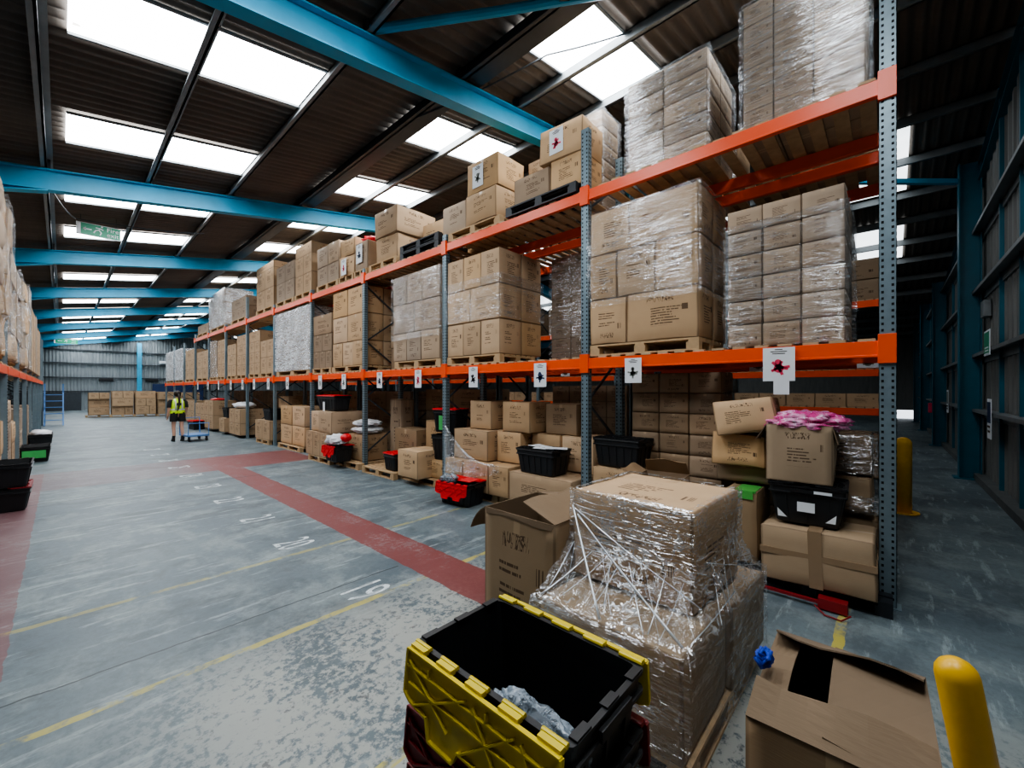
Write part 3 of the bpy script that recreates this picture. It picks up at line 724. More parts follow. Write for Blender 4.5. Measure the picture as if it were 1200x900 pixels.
# ------------------------------------------------------------------ crates
def crate(label, loc, rz=0, L=.6, W=.4, H=.3, lid=None, lidmat='red', tilt=0, name='lidded_crate', cut=0, group=None, labelside=False):
    """long side along local Y, lids hinged along +-X sides"""
    t = thing(name, label, 'crate', loc, rz, group)
    if tilt: t.rotation_euler = (tilt, 0, rz)
    def ring(w, l, z, r=.03):
        out = []
        for cx, cy, a0 in ((w / 2 - r, l / 2 - r, 0), (-w / 2 + r, l / 2 - r, 90), (-w / 2 + r, -l / 2 + r, 180), (w / 2 - r, -l / 2 + r, 270)):
            for a in (0, 30, 60, 90): an = math.radians(a0 + a); out.append((cx + r * math.cos(an), cy + r * math.sin(an), z))
        return out
    bw, bl = W * .80, L * .84
    b = MB()
    b.loops([ring(bw - .02, bl - .02, 0), ring(bw, bl, .012), ring(W * .93, L * .93, H - .07), ring(W, L, H - .065), ring(W, L, H - .055), ring(W * .965, L * .965, H - .05), ring(W * .965, L * .965, H - .012), ring(W, L, H - .01), ring(W, L, H), ring(W - .035, L - .035, H), ring(W * .90, L * .92, H - .07), ring(bw - .015, bl - .015, .012)], capa=True, capb=True)
    # ribs
    for s in (-1, 1):
        for f in (-.34, -.17, 0, .17, .34):
            b.bar((s * bw * .5, f * L * .86, .02), (s * W * .468, f * L * .95, H - .07), .012, .014)
        for f in (-.3, 0, .3):
            b.bar((f * W * .8, s * bl * .5, .02), (f * W * .9, s * L * .468, H - .07), .012, .014)
        b.box(-W * .2, W * .2, s * L * .5 - (.0 if s > 0 else .012), s * L * .5 + (.012 if s > 0 else 0), H - .05, H - .02)
    for s in (-1, 1):   # fold tabs on the short rims
        for f in (-.35, 0, .35): b.box(f * W - .03, f * W + .03, s * (L / 2 - .014) - .012, s * (L / 2 - .014) + .012, H, H + .006)
    obj('body', b, t, mats=M['black'])
    # hinge knuckles
    if lid:
        m = M[lidmat]
        for s in (-1, 1):
            if lid in ('open', 'half'):
                for f in (-.42, -.21, 0, .21, .42):
                    hb = MB(); hb.cyl((s * (W / 2 - .004), f * L - .036, H + .004), (s * (W / 2 - .004), f * L + .036, H + .004), .0075, 8)
                    hb.box(min(s * (W / 2 - .004), s * (W / 2 + .02)), max(s * (W / 2 - .004), s * (W / 2 + .02)), f * L - .033, f * L + .033, H - .008, H + .007); obj('hinge', hb, t, mats=m)
            else:
                hb = MB(); hb.cyl((s * (W / 2 - .004), -L * .47, H + .002), (s * (W / 2 - .004), L * .47, H + .002), .008, 8); obj('hinge', hb, t, mats=m)
            # lid leaf drawn flat in local (u outward 0..lw, v along Y)
            lw = W * .54; pl = MB(); th = .006
            lp = [(0, -L * .49), (lw * .62, -L * .49), (lw * .70, -L * .44), (lw * .74, -L * .30), (lw, -L * .27), (lw, -L * .09), (lw * .82, -L * .06), (lw * .82, L * .08), (lw, L * .11), (lw, L * .29), (lw * .74, L * .33), (lw * .70, L * .45), (lw * .6, L * .49), (0, L * .49)]
            pl.prism(lp, lambda q: (q[0], q[1], 0), lambda q: (q[0], q[1], th))
            rh = .014
            for a, c_ in zip(lp, lp[1:] + lp[:1]): pl.bar((a[0] * .985, a[1] * .985, th + rh / 2 - .004), (c_[0] * .985, c_[1] * .985, th + rh / 2 - .004), .006, rh)
            for a, c_ in (((lw * .22, -L * .47), (lw * .22, L * .47)), ((0.03, -L * .46), (lw * .7, -L * .14)), ((lw * .7, -L * .40), (.03, -.02)), ((.03, 0.01), (lw * .78, L * .2)), ((lw * .8, -L * .04), (.03, L * .26)), ((.03, L * .3), (lw * .68, L * .42)), ((lw * .66, L * .2), (.03, L * .46)), ((lw * .45, -L * .45), (lw * .45, L * .45)), ((.02, -L * .3), (lw * .24, -L * .3)), ((.02, L * .1), (lw * .24, L * .1))):
                pl.bar((a[0], a[1], th + .005), (c_[0], c_[1], th + .005), .005, .010)
            q = obj('lid', pl, t, mats=m)
            if lid == 'open' or (lid == 'half' and s < 0):   # hanging down the outside
                M4 = Matrix.Translation((s * (W / 2 + .016), 0, H - .005)) @ (Matrix.Identity(4) if s > 0 else Matrix.Rotation(PI, 4, 'Z')) @ Matrix.Rotation(math.radians(84), 4, 'Y')
            else:
                M4 = Matrix.Translation((s * (W / 2 - .004), 0, H + .004)) @ (Matrix.Rotation(PI, 4, 'Z') if s > 0 else Matrix.Identity(4)) @ Matrix.Rotation(math.radians(-2 if s > 0 else -3.5), 4, 'Y')
            q.matrix_local = M4
    if labelside:
        lb = MB(); lb.box(-.06, .06, -L * .47 - .012, -L * .47 - .009, H * .35, H * .6); obj('paper_label', lb, t, mats=M['paper']); lb = MB(); lb.box(W * .1, W * .32, -L * .5 - .015, -L * .5 - .0125, H * .86, H * .93)
        obj('paper_label', lb, t, mats=M['paper'])
        for s in (-1, 1):
            lb = MB(); lb.prism([(s * W * .36, .05), (s * W * .24, .05), (s * W * .37, .12)], lambda q: (q[0], -L * .455 - .02, q[1]), lambda q: (q[0], -L * .455 - .017, q[1]))
            obj('corner_sticker', lb, t, mats=M['paper'])
    return t

# bags and blobs
def blob(name, label, cat, c, r, mat, seed=0, amp=.25, fr=3.0, sub=4, flat=None, parent=None, rz=0):
    bm = bmesh.new(); bmesh.ops.create_icosphere(bm, subdivisions=sub, radius=1)
    for v in bm.verts:
        p = v.co.copy(); k = 1 + amp * noise.noise(p * fr + Vector((seed, 0, 0))) + amp * .5 * noise.noise(p * fr * 2.7 + Vector((0, seed, 0)))
        q = Vector((p.x * r[0], p.y * r[1], p.z * r[2])) * k
        if flat is not None and q.z < flat: q.z = flat
        v.co = q
    me = bpy.data.meshes.new(name); bm.to_mesh(me); bm.free(); me.materials.append(M[mat])
    for p in me.polygons: p.use_smooth = True
    o = obj(name, me, parent, c, rz)
    if label: tag(o, label, cat)
    return o

# ------------------------------------------------------------------ main rack loads, lower level (z 2.11 deck top)
D1 = Z1 + .022; P1 = D1 + .134
def pal(y0, y1, z, lab, mat='wood', x=FX_ + .44, near=True):
    t = pallet(x, (y0 + y1) / 2, z, lab, mat, near=near); s = (y1 - y0) / 1.2; t.scale = (1.05, s, 1) ; return t
pal(1.42, 2.70, D1, 'wooden pallet under the big film wrapped cartons, first bay')
stack(4.38, 5.34, 1.42, 2.70, P1, [(.54, [.38, .62]), (.54, [.28, .36, .36]), (.52, [.40, .60])], 'wrapped load, first bay lower shelf', side=2, bulge=.02)
wrap(4.38, 5.34, 1.42, 2.70, P1 + .45, P1 + 1.6, 'clear wrinkled film around the big cartons in the first bay')
stack(4.47, 5.37, .26, 1.18, D1, [(.225, [.33, .33, .34])] * 6, 'tight wrapped stack, first bay lower shelf', side=2, mat='carton_grey', bulge=.004)
wrap(4.47, 5.37, .26, 1.18, D1, D1 + 1.2, 'shiny film around the tight small carton stack, first bay', mat='film_heavy')
pal(4.25, 5.48, D1, 'wooden pallet under the neat carton block, second bay')
stack(4.38, 5.38, 4.25, 5.48, P1, [(.53, [1, 1, 1]), (.53, [1, 1.15]), (.53, [1, 1, 1])], 'neat block, second bay lower shelf', side=2, bulge=.008)
wrap(4.38, 5.38, 4.25, 5.48, P1 + .55, P1 + 1.2, 'thin torn film around the neat block, second bay')
stack(5.72, 6.55, 3.5, 4.3, D1, [(.23, [1, 1])] * 8, 'dark wrapped stack on the rear rack, second bay', mat='carton_grey', bulge=.004)
wrap(5.72, 6.55, 3.5, 4.3, D1, D1 + 1.84, 'film around the dark stack on the rear rack, second bay')
stack(5.72, 6.55, 3.0, 3.45, D1, [(.23, [1])] * 7, 'narrow stack on the rear rack, second bay', mat='carton_dark', bulge=.004)
pal(5.66, 7.1, D1, 'wooden pallet under the three tier block, third bay')
stack(4.38, 5.38, 5.68, 7.15, P1, [(.53, [1, 1, 1.2]), (.55, [1, 1.1]), (.55, [1, 1, 1.1])], 'three tier block, third bay lower shelf', side=1, bulge=.008, mat='carton_grey')
wrap(4.38, 5.38, 5.68, 7.15, P1 + .4, P1 + 1.6, 'film with a torn strip around the block, third bay')
specs = [  # y0,y1,tiers,desc,mat,bulge,wrap
    (8.36, 9.85, [(.55, [1, 1, 1]), (.6, [1, 1]), (.6, [1, 1])], 'tall light block, fourth bay lower shelf', 'carton', .014, 0),
    (9.92, 11.0, [(.42, [1, 1, 1]), (.42, [1, 1]), (.5, [1])], 'strapped darker cartons, fourth bay lower shelf', 'carton_dark', .02, 0),
    (11.15, 13.65, [(.5, [1, 1]), (.5, [1, 1]), (.5, [1, 1]), (.2, [1, 1])], 'white wrapped load, fifth bay lower shelf', 'carton_grey', .01, 2),
    (13.95, 15.2, [(.5, [1, 1]), (.55, [1, 1])], 'light cartons beside upright, sixth bay', 'carton', .02, 0),
    (15.25, 16.4, [(.36, [1, 1]), (.36, [1, 1]), (.36, [1, 1]), (.36, [1])], 'bulging cartons, sixth bay lower shelf', 'carton', .04, 0),
    (16.7, 17.9, [(.36, [1, 1]), (.36, [1, 1]), (.36, [1]), (.36, [1, 1])], 'bulging cartons, seventh bay lower shelf', 'carton', .04, 0),
    (18.0, 19.2, [(.4, [1, 1]), (.4, [1]), (.4, [1, 1])], 'saggy cartons, seventh bay lower shelf', 'carton', .03, 0),
    (19.5, 20.7, [(.5, [1, 1]), (.5, [1, 1]), (.5, [1, 1])], 'stacked cartons, eighth bay lower shelf', 'carton', .02, 0),
    (20.8, 22.0, [(.5, [1, 1]), (.5, [1, 1]), (.55, [1])], 'wrapped cartons, eighth bay lower shelf', 'carton_grey', .02, 1),
    (22.3, 24.6, [(.45, [1, 1]), (.5, [1, 1]), (.3, [1])], 'cartons in the ninth bay lower shelf', 'carton', .02, 0),
    (25.2, 27.3, [(.5, [1, 1]), (.45, [1, 1]), (.55, [1])], 'cartons on the far rack, first bay', 'carton', .02, 0),
    (27.9, 30.1, [(.6, [1, 1]), (.6, [1, 1]), (.5, [1])], 'tall wrapped load on the far rack, second bay', 'carton_grey', .01, 2),
    (30.6, 32.9, [(.6, [1, 1]), (.6, [1, 1]), (.5, [1])], 'tall wrapped load on the far rack, last bay', 'carton_grey', .01, 2)]
for i, (a, c_, tr, ds, mt, bl, wr) in enumerate(specs):
    pal(a, c_, D1, 'wooden pallet under the %s' % ds.replace(', ', ' in '), near=i < 3)
    top = stack(4.40, 5.35, a, c_, P1, tr, ds, side=2 if i == 0 else 1, mat=mt, bulge=bl)
    if wr: wrap(4.40, 5.35, a, c_, P1, top, 'whitish film around the %s' % ds, mat='film_white' if wr == 2 else 'film', off=.05)
stack(4.9, 5.4, 7.3, 8.1, D1, [(.5, [1, 1]), (.5, [1, 1])], 'set back at rear, third bay lower shelf', mat='carton_dark')

# ------------------------------------------------------------------ upper level
D2 = Z2 + .022; P2 = D2 + .134
stack(4.47, 5.35, .13, 1.04, D2, [(.205, [.28, .33, .39])] * 6, 'tight stack on top shelf, first bay right', side=2, mat='carton_grey', bulge=.004)
wrap(4.47, 5.35, .13, 1.04, D2, D2 + 1.22, 'shiny film around the top shelf stack, first bay right', mat='film_heavy')
stack(4.52, 5.45, 1.38, 2.27, D2, [(.22, [1, 1.1])] * 5, 'tight stack on top shelf, first bay left', side=2, mat='carton_grey', bulge=.004)
wrap(4.52, 5.45, 1.38, 2.27, D2, D2 + 1.1, 'shiny film around the top shelf stack, first bay left', mat='film_heavy')
stack(4.95, 5.4, 2.86, 3.35, D2, [(.225, [1])] * 6, 'slim wrapped column, second bay top shelf', mat='carton_grey', bulge=.004)
wrap(4.95, 5.4, 2.86, 3.35, D2, D2 + 1.35, 'film around the slim column, second bay top shelf', mat='film_heavy')
pal(2.86, 4.08, D2, 'black plastic pallet on the top shelf, second bay', 'blackp', x=FX_ + .2).scale = (.6, 1, 1)
def poster(cx, y, z, w, h, label, fill, seed=0):
    """sheet facing the main aisle"""
    t = thing('paper_sign', label, 'sign', (cx, y, z), 0, 'paper signs on the rack')
    b = MB(); b.box(-.001, .001, -w / 2, w / 2, -h / 2, h / 2); obj('sheet', b, t, mats=M['paper'])
    rr = random.Random(seed); b = MB()
    b.cyl((-.0035, 0, -h * .12), (-.001, 0, -h * .12), w * .16, 12); b.cyl((-.0035, w * .02, h * .06), (-.001, w * .02, h * .06), w * .11, 12)
    for a in range(6):
        an = a * PI / 3 + rr.random(); b.bar((-.002, 0, -h * .1), (-.002, math.cos(an) * w * rr.uniform(.25, .36), -h * .1 + math.sin(an) * h * rr.uniform(.15, .24)), w * .09, .003, (1, 0, 0))
    obj('picture', b, t, mats=M[fill])
    b = MB()
    for j, ww in enumerate((.12, .26, .2)): b.box(-.003, -.001, -w * ww, w * ww, h * (.43 - j * .06), h * (.45 - j * .06))
    obj('caption_lines', b, t, mats=M['ink']); return t
P2b = P2
carton(4.42, 4.92, 3.36, 3.99, P2b, P2b + .40, 'carton beside the poster box, on the black plastic pallet', None, 'carton_grey', .015)
carton(4.42, 4.92, 2.84, 3.33, P2b, P2b + .42, 'carton under the box with the red picture, second bay top', None, 'carton', .015)
carton(4.40, 4.92, 2.83, 3.50, P2b + .42, P2b + .86, 'carton carrying a sheet with a red picture, topmost of pile', None, 'carton', .012, rot=(.03, 0, .02))
poster(4.385, 3.22, P2b + .66, .22, .32, 'sheet with red figure taped to the highest carton', 'pink', 3)
stack(4.98, 5.38, 3.55, 4.2, P2, [(.32, [1, 1]), (.32, [1, 1]), (.32, [1, 1])], 'set back, second bay top shelf', mat='carton')
pal(4.25, 5.45, D2, 'wooden pallet on the top shelf, left part of second bay')
carton(4.40, 5.0, 4.3, 5.0, P2, P2 + .47, 'creased carton under the box with the blue sheet, top shelf', None, 'carton', .03)
carton(4.40, 5.0, 4.3, 4.98, P2 + .475, P2 + .97, 'carton with a blue grey picture sheet, top shelf second bay', None, 'carton', .015)
poster(4.375, 4.72, P2 + .72, .24, .34, 'blue grey picture sheet on a top shelf carton, second bay', 'grey', 5)
carton(4.40, 4.95, 5.03, 5.62, P2, P2 + .47, 'carton beside the creased one, left end of second bay top', None, 'carton_grey', .015)
stack(5.02, 5.4, 4.9, 5.7, D2, [(.36, [1, 1]), (.36, [1, 1]), (.36, [1, 1])], 'set back left, second bay top shelf', mat='carton')
for i in range(2): pallet(4.8, 6.35, D2 + .14 * i, ['black plastic empty pallet, lower of two on the top shelf', 'black plastic empty pallet, upper of two on the top shelf'][i], 'blackp')
pal(7.05, 8.1, D2, 'wooden pallet on the top shelf, left part of third bay')
carton(4.40, 5.35, 7.12, 7.88, P2, P2 + .5, 'lower wide carton, third bay top shelf', None, 'carton', .03)
carton(4.40, 5.35, 7.08, 7.90, P2 + .505, P2 + 1.03, 'upper wide carton, third bay top shelf', None, 'carton', .018)
carton(4.98, 5.4, 6.35, 7.0, D2 + .3, D2 + .85, 'upright carton behind empty pallets, third bay top', None, 'carton', .02, rot=(.0, 0, .05))
stack(5.72, 6.4, 6.0, 7.6, D2, [(.4, [1, 1, 1])] * 3, 'tall pile on the rear rack top, third bay', mat='carton_grey')
upper = [(8.2, 8.75, [(.62, [1])], 'open topped carton, fourth bay top shelf', .02), (8.8, 9.5, [(.45, [1]), (.4, [1])], 'rounded full carton pair, fourth bay top shelf', .04),
         (9.55, 10.75, [(.45, [1, 1]), (.5, [1, .9])], 'cartons in twos, fourth bay top shelf', .02), (11.1, 12.2, [(.5, [1, 1]), (.5, [1, 1]), (.3, [1])], 'cartons, fifth bay top shelf right', .02),
         (12.3, 13.7, [(.55, [1, 1]), (.5, [1, 1])], 'cartons, fifth bay top shelf left', .03), (13.95, 15.6, [(.6, [1, 1]), (.6, [1, 1]), (.2, [1])], 'dark cartons, sixth bay top shelf', .03),
         (16.7, 18.6, [(.4, [1, 1, 1]), (.35, [1])], 'low cartons, seventh bay top shelf', .02), (19.4, 21.9, [(.5, [1, 1]), (.5, [1, 1]), (.45, [1, 1])], 'white wrapped load, eighth bay top shelf', .02), (22.3, 24.4, [(.4, [1, 1])], 'cartons, ninth bay top shelf', .02)]
for i, (a, c_, tr, ds, bl) in enumerate(upper):
    pal(a, c_, D2, 'wooden pallet under the %s' % ds.replace(', ', ' in '), near=i < 3)
    top = stack(4.40, 5.3, a, c_, P2, tr, ds, mat='carton' if i % 2 else 'carton_grey', bulge=bl)
    if i in (7,): wrap(4.40, 5.3, a, c_, P2, top, 'bluish film around the eighth bay top load', mat='film_white', off=.05)
poster(4.37, 8.5, P2 + .35, .26, .4, 'blue sheet on a carton, right end of fourth bay top', 'navy', 8)
poster(4.33, 9.15, P2 + .18, .24, .36, 'sheet with purple picture on rounded carton, fourth bay top', 'pink', 9)
blob('red_bag', 'crumpled red plastic bag on the open topped carton, fourth bay', 'bag', (4.8, 8.47, P2 + .69), (.35, .26, .10), 'red', 4, .3, sub=3, flat=-.06)

# hanging paper signs along the lower beam
for i, (y, w, h, fl, lb) in enumerate(((.72, .245, .30, 'pink', 'pink spiky figure'), (2.11, .20, .28, 'grey', 'grey green round figure'), (3.44, .21, .32, 'navy', 'scattered blue figures'), (4.77, .20, .32, 'hole', 'black robed figure'),
        (6.24, .2, .32, 'pink', 'purple figure'), (7.57, .2, .32, 'navy', 'grey figures'), (9.13, .2, .34, 'grey', 'faded grey figure'), (10.4, .2, .34, 'grey', 'faded small figure'))):
    poster(FX_ - .035, y, Z1 - .01 - h / 2 - (.02 if i else -.0), w, h, 'white sheet with %s hanging on the lower beam' % lb, fl, i + 20)
for i, y in enumerate((12.6, 14.2, 15.6, 16.9, 18.4, 20.2, 22, 24)):
    poster(FX_ - .035, y, Z1 - .2, .22, .34, 'white sheet hanging on the far lower beam, %s after fifth bay upright' % ORD[i], 'grey', i + 40)
b = MB(); b.box(-.001, .001, -.06, .06, -.06, .06); o = obj('bar_code_tag', b, loc=(FX_ - .034, .70, Z1 - .37), mats=M['paper']); tag(o, 'small barcode tag just under the pink figure sheet', 'tag')
for i, (y, xx) in enumerate(((1.15, 5.64), (.15, 5.64), (3.95, 5.64))):
    poster(xx, y, Z1 - .1, .18, .12, ['small grey sign on the rear beam behind the grey figure sheet', 'small sign on the rear beam right of the pink sheet', 'small sign on the rear beam in the second bay'][i], 'grey', i + 60)

# ------------------------------------------------------------------ ground level, near bay
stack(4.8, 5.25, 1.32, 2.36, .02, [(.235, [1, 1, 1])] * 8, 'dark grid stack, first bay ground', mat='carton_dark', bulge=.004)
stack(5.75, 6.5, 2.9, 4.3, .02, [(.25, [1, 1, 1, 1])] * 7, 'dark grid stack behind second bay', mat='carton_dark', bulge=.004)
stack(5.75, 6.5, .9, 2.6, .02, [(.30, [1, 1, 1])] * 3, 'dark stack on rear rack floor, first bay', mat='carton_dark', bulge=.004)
# end pile
t = pallet(4.62, .48, 0, 'dark pallet beneath the taped carton at the rack end', 'blackp'); t.scale = (1.2, .85, .85)
carton(4.05, 4.55, .06, .80, .12, .56, 'large parcel taped round its middle, bottom of the end pile', None, 'carton_plain', .016, force=True, extra='tape', jit=0)
carton(4.20, 4.75, .86, 1.13, .12, .78, 'narrow carton with green tape on top, beside the black crate', None, 'carton_plain', .02, force=True, extra='green', jit=0)
crate('black lidded crate with white stickers under the pink bag carton', (4.40, .51, .575), -PI / 2 + .04, L=.50, W=.54, H=.32, lid='closed', lidmat='black', labelside=True)
carton(4.5, 5.0, .80, 1.28, .80, .96, 'flat carton low in the end pile, under two leaning ones', None, 'carton_plain', .02, force=True)
carton(4.42, 4.85, .84, 1.30, .97, 1.27, 'crushed carton in the end pile, under the tilted one', None, 'carton', .03, force=True, rot=(.03, .03, .05))
carton(4.30, 4.80, .76, 1.26, 1.29, 1.60, 'tilted carton with printed lines, top of the end pile', None, 'carton', .025, force=True, rot=(-.16, .05, .06), jit=0)
carton(4.75, 5.2, .10, .66, .62, .93, 'brown carton in shadow behind the black crate', None, 'carton_plain', .02, force=True)
carton(4.78, 5.3, .10, .70, .95, 1.30, 'film wrapped dark carton right of the pink bag carton', None, 'carton_dark', .02, force=True)
carton(4.8, 5.25, .05, .6, .12, .55, 'carton on the floor behind the taped parcel', None, 'carton_plain', .02)
wrap(4.78, 5.3, .10, .70, .95, 1.29, 'loose film over the dark carton at the rack end', mat='film_web', off=.035, amp=.03)
wrap(4.75, 5.2, .10, .66, .62, .75, 'crumpled film strip by the end upright', mat='film_web', off=.05, amp=.05)

def open_carton(label, loc, rz, w, d, h, flaps, mat='carton_plain', text_side=None, name='open_carton'):
    """w along local X, d along local Y; flaps: dict side->(angle deg from vertical outward, length)"""
    t = thing(name, label, 'open carton', loc, rz)
    th = .006; bm = bmesh.new(); uvl = bm.loops.layers.uv.new('UVMap')
    def quad(ps, uo=0):
        f = bm.faces.new([bm.verts.new(p) for p in ps])
        for l, uv in zip(f.loops, ((0, 0), (1, 0), (1, 1), (0, 1))): l[uvl].uv = (uv[0] + uo, uv[1])
    def wall(p, q, z0, z1, uo=0): quad([(*p, z0), (*q, z0), (*q, z1), (*p, z1)], uo)
    c4 = [(-w / 2, -d / 2), (w / 2, -d / 2), (w / 2, d / 2), (-w / 2, d / 2)]
    i4 = [(x * (1 - 2 * th / w), y * (1 - 2 * th / d)) for x, y in c4]
    N = 8
    for i in range(4):
        p, q = Vector(c4[i]), Vector(c4[(i + 1) % 4]); nrm = Vector((q - p).yx).normalized(); nrm = Vector((nrm.x, -nrm.y))
        grid = []
        for a in range(N + 1):
            row = []
            for c in range(N + 1):
                u = a / N; v = c / N; pt = p.lerp(q, u) + nrm * (.02 * math.sin(PI * u) * math.sin(PI * v) + .010 * noise.noise(Vector((u * 3 + i * 5, v * 3, loc[0]))) * math.sin(PI * u))
                row.append((bm.verts.new((pt.x, pt.y, h * v)), (u, v)))
            grid.append(row)
        for a in range(N):
            for c in range(N):
                q4 = [grid[a][c], grid[a + 1][c], grid[a + 1][c + 1], grid[a][c + 1]]
                f = bm.faces.new([x for x, _ in q4]); f.smooth = True
                for l, (_, uv) in zip(f.loops, q4): l[uvl].uv = uv
        wall(i4[(i + 1) % 4], i4[i], .01, h, 4)
        quad([(*c4[i], h), (*c4[(i + 1) % 4], h), (*i4[(i + 1) % 4], h), (*i4[i], h)], 4)
    quad([(*p, 0.002) for p in c4][::-1], 4); quad([(*p, .012) for p in i4], 4)
    bmesh.ops.remove_doubles(bm, verts=bm.verts, dist=.0001)
    me = bpy.data.meshes.new('box_body'); bm.to_mesh(me); bm.free(); me.materials.append(M['carton_open' if text_side else mat]); obj('box_body', me, t)
    for s, (ang, ln, *rest) in flaps.items():
        L = w if s in 'SN' else d; N2 = 6; bend = rest[0] if rest else 0
        b = MB()
        def P(a, c, k):      # a along hinge -.5...5 ; c 0..1 outward
            tp = 1 - .06 * c; an = math.radians(ang + bend * c)
            out = math.sin(an) * ln * c + (k * math.cos(an)); up = math.cos(an) * ln * c - (k * math.sin(an))
            wv = .012 * math.sin(a * 7 + ang) * c
            x = a * L * tp
            if s == 'S': return (x, -d / 2 - out, h + up + wv)
            if s == 'N': return (-x, d / 2 + out, h + up + wv)
            if s == 'W': return (-w / 2 - out, -x, h + up + wv)
            return (w / 2 + out, x, h + up + wv)
        rows0 = [[P(-.5 + i / N2, j / 4, 0) for i in range(N2 + 1)] for j in range(5)]
        rows1 = [[P(-.5 + i / N2, j / 4, th) for i in range(N2 + 1)][::-1] for j in range(5)]
        b.loops([r0 + r1 for r0, r1 in zip(rows0, rows1)], capa=True, capb=True)
        me = b.mesh('flap', M[mat], smooth=False)
        obj('flap', me, t)
    return t
# pink bag carton on the crate
open_carton('open carton full of pink bagged goods on the black crate', (4.40, .565, .925), .04, .46, .46, .48, {'N': (150, .17), 'S': (165, .14), 'E': (60, .15)}, 'carton_plain', True)
blob('pink_bag', 'shiny pink bagged goods heaped in the open carton', 'bag', (4.42, .53, 1.42), (.26, .30, .095), 'pinkbag', 3, .30, 3, 5)
# small open carton and black crate behind the wrapped pallet
crate('dark crate with closed lid beside the second upright', (4.62, 2.38, .78), 0, L=.62, W=.42, H=.32, lid='closed', lidmat='black', group=None)
carton(4.38, 4.9, 2.04, 2.66, .42, .77, 'carton under the dark crate beside the second upright', None, 'carton', .01)
carton(4.38, 4.9, 2.04, 2.66, .06, .41, 'bottom carton below the dark crate by the second upright', None, 'carton', .01)
open_carton('small open topped carton in front of the grid stack', (4.15, 1.72, .40), .1, .45, .45, .42, {'W': (70, .16), 'E': (-30, .16), 'N': (60, .14)}, 'carton')
carton(3.95, 4.4, 1.5, 1.95, .02, .385, 'carton supporting the small open one in front of grid stack', None, 'carton', .01)

# second bay ground
pal(3.1, 4.25, 0, 'wooden pallet under the flat cartons, second bay floor'); pal(4.3, 5.45, 0, 'wooden pallet under the film draped cartons, second bay floor')
carton(4.30, 4.95, 4.42, 4.98, .14, .58, 'bottom carton with film reflection, left of second bay floor', None, 'carton', .008, force=True)
carton(4.30, 4.95, 5.0, 5.42, .14, .58, 'bottom carton behind the hanging film, second bay floor', None, 'carton', .008, force=True)
carton(4.30, 4.95, 4.0, 4.40, .14, .58, 'bottom carton right of the film edge, second bay floor', None, 'carton', .008, force=True)
carton(4.28, 4.95, 2.9, 3.97, .14, .55, 'long flat topped carton in front, second bay floor', None, 'carton', .008, force=True)
carton(4.42, 4.95, 4.55, 5.35, .59, 1.06, 'second row carton at the film, second bay floor', None, 'carton', .008, force=True)
carton(4.60, 5.1, 4.02, 4.52, .59, 1.06, 'second row carton behind the white paper crate', None, 'carton', .008, force=True)
carton(4.80, 5.28, 3.45, 3.98, .56, 1.05, 'second row carton right of the white paper crate', None, 'carton', .008, force=True)
carton(4.80, 5.28, 2.9, 3.42, .56, 1.05, 'tall carton with text beside the second upright', None, 'carton', .008, force=True)
carton(4.60, 5.1, 4.65, 5.15, 1.065, 1.52, 'top carton on the left, second bay floor pile', None, 'carton', .008, force=True)
carton(4.60, 5.1, 3.85, 4.40, 1.065, 1.52, 'top carton in the middle, second bay floor pile', None, 'carton', .008, force=True)
carton(4.85, 5.28, 3.2, 3.75, 1.055, 1.50, 'top carton at the right, second bay floor pile', None, 'carton_dark', .008, force=True)
t = crate('black crate holding white papers on the flat carton', (4.50, 3.52, .558), 0, L=.66, W=.44, H=.32, lid='closed', lidmat='black')
b = MB()
for j, (x, y, a) in enumerate(((4.45, 3.45, .3), (4.55, 3.62, -.2), (4.5, 3.3, .6))):
    m = Matrix.Translation((x, y, .905 + .004 * j)) @ Matrix.Rotation(a, 4, 'Z') @ Matrix.Rotation(.03, 4, 'X'); b.box(-.1, .1, -.15, .15, 0, .002, m)
tag(obj('paper_sheets', b, mats=M['paper']), 'loose white papers lying on the black crate', 'papers')
# hanging film sheet
b = MB(); rows = []
for i in range(15):
    u = i / 14; row = []
    for j in range(19):
        v = j / 18
        top = Vector((4.27, 5.40, 1.10)).lerp(Vector((4.24, 4.15, .60)), u); top.z += -.18 * math.sin(PI * u)
        bot = Vector((4.26, 5.42, .12)).lerp(Vector((4.25, 4.15, .50)), u)
        p = top.lerp(bot, v); p += noise.noise_vector(p * 7) * .03; p.x = min(p.x, 4.275)
        row.append(p)
    rows.append(row)
b.loops(rows, closed=False); b.tube([Vector((4.25, 5.38, 1.12)).lerp(Vector((4.23, 4.2, .60)), q / 10) + Vector((0, 0, -.18 * math.sin(PI * q / 10))) for q in range(11)], .018, 6)
tag(obj('loose_film', b, mats=M['film_web'], smooth=True), 'clear film sagging from the third upright across cartons', 'plastic film')
# stacked crates next to third upright
crate('black crate with green label and red lid by the third upright', (4.72, 5.80, .95), .2, L=.55, W=.4, H=.4, lid='closed', lidmat='red')
crate('lower black crate by the third upright, under the red lidded one', (4.72, 5.84, .46), .2, L=.55, W=.42, H=.44, lid=None)
b = MB(); b.box(4.49, 4.495, 5.68, 5.85, 1.0, 1.25); tag(obj('green_card', b, mats=M['greenp']), 'green card on the front of the red lidded crate', 'card')
carton(4.45, 5.0, 5.62, 6.1, .14, .45, 'low carton under the crates by the third upright', None, 'carton', .01)
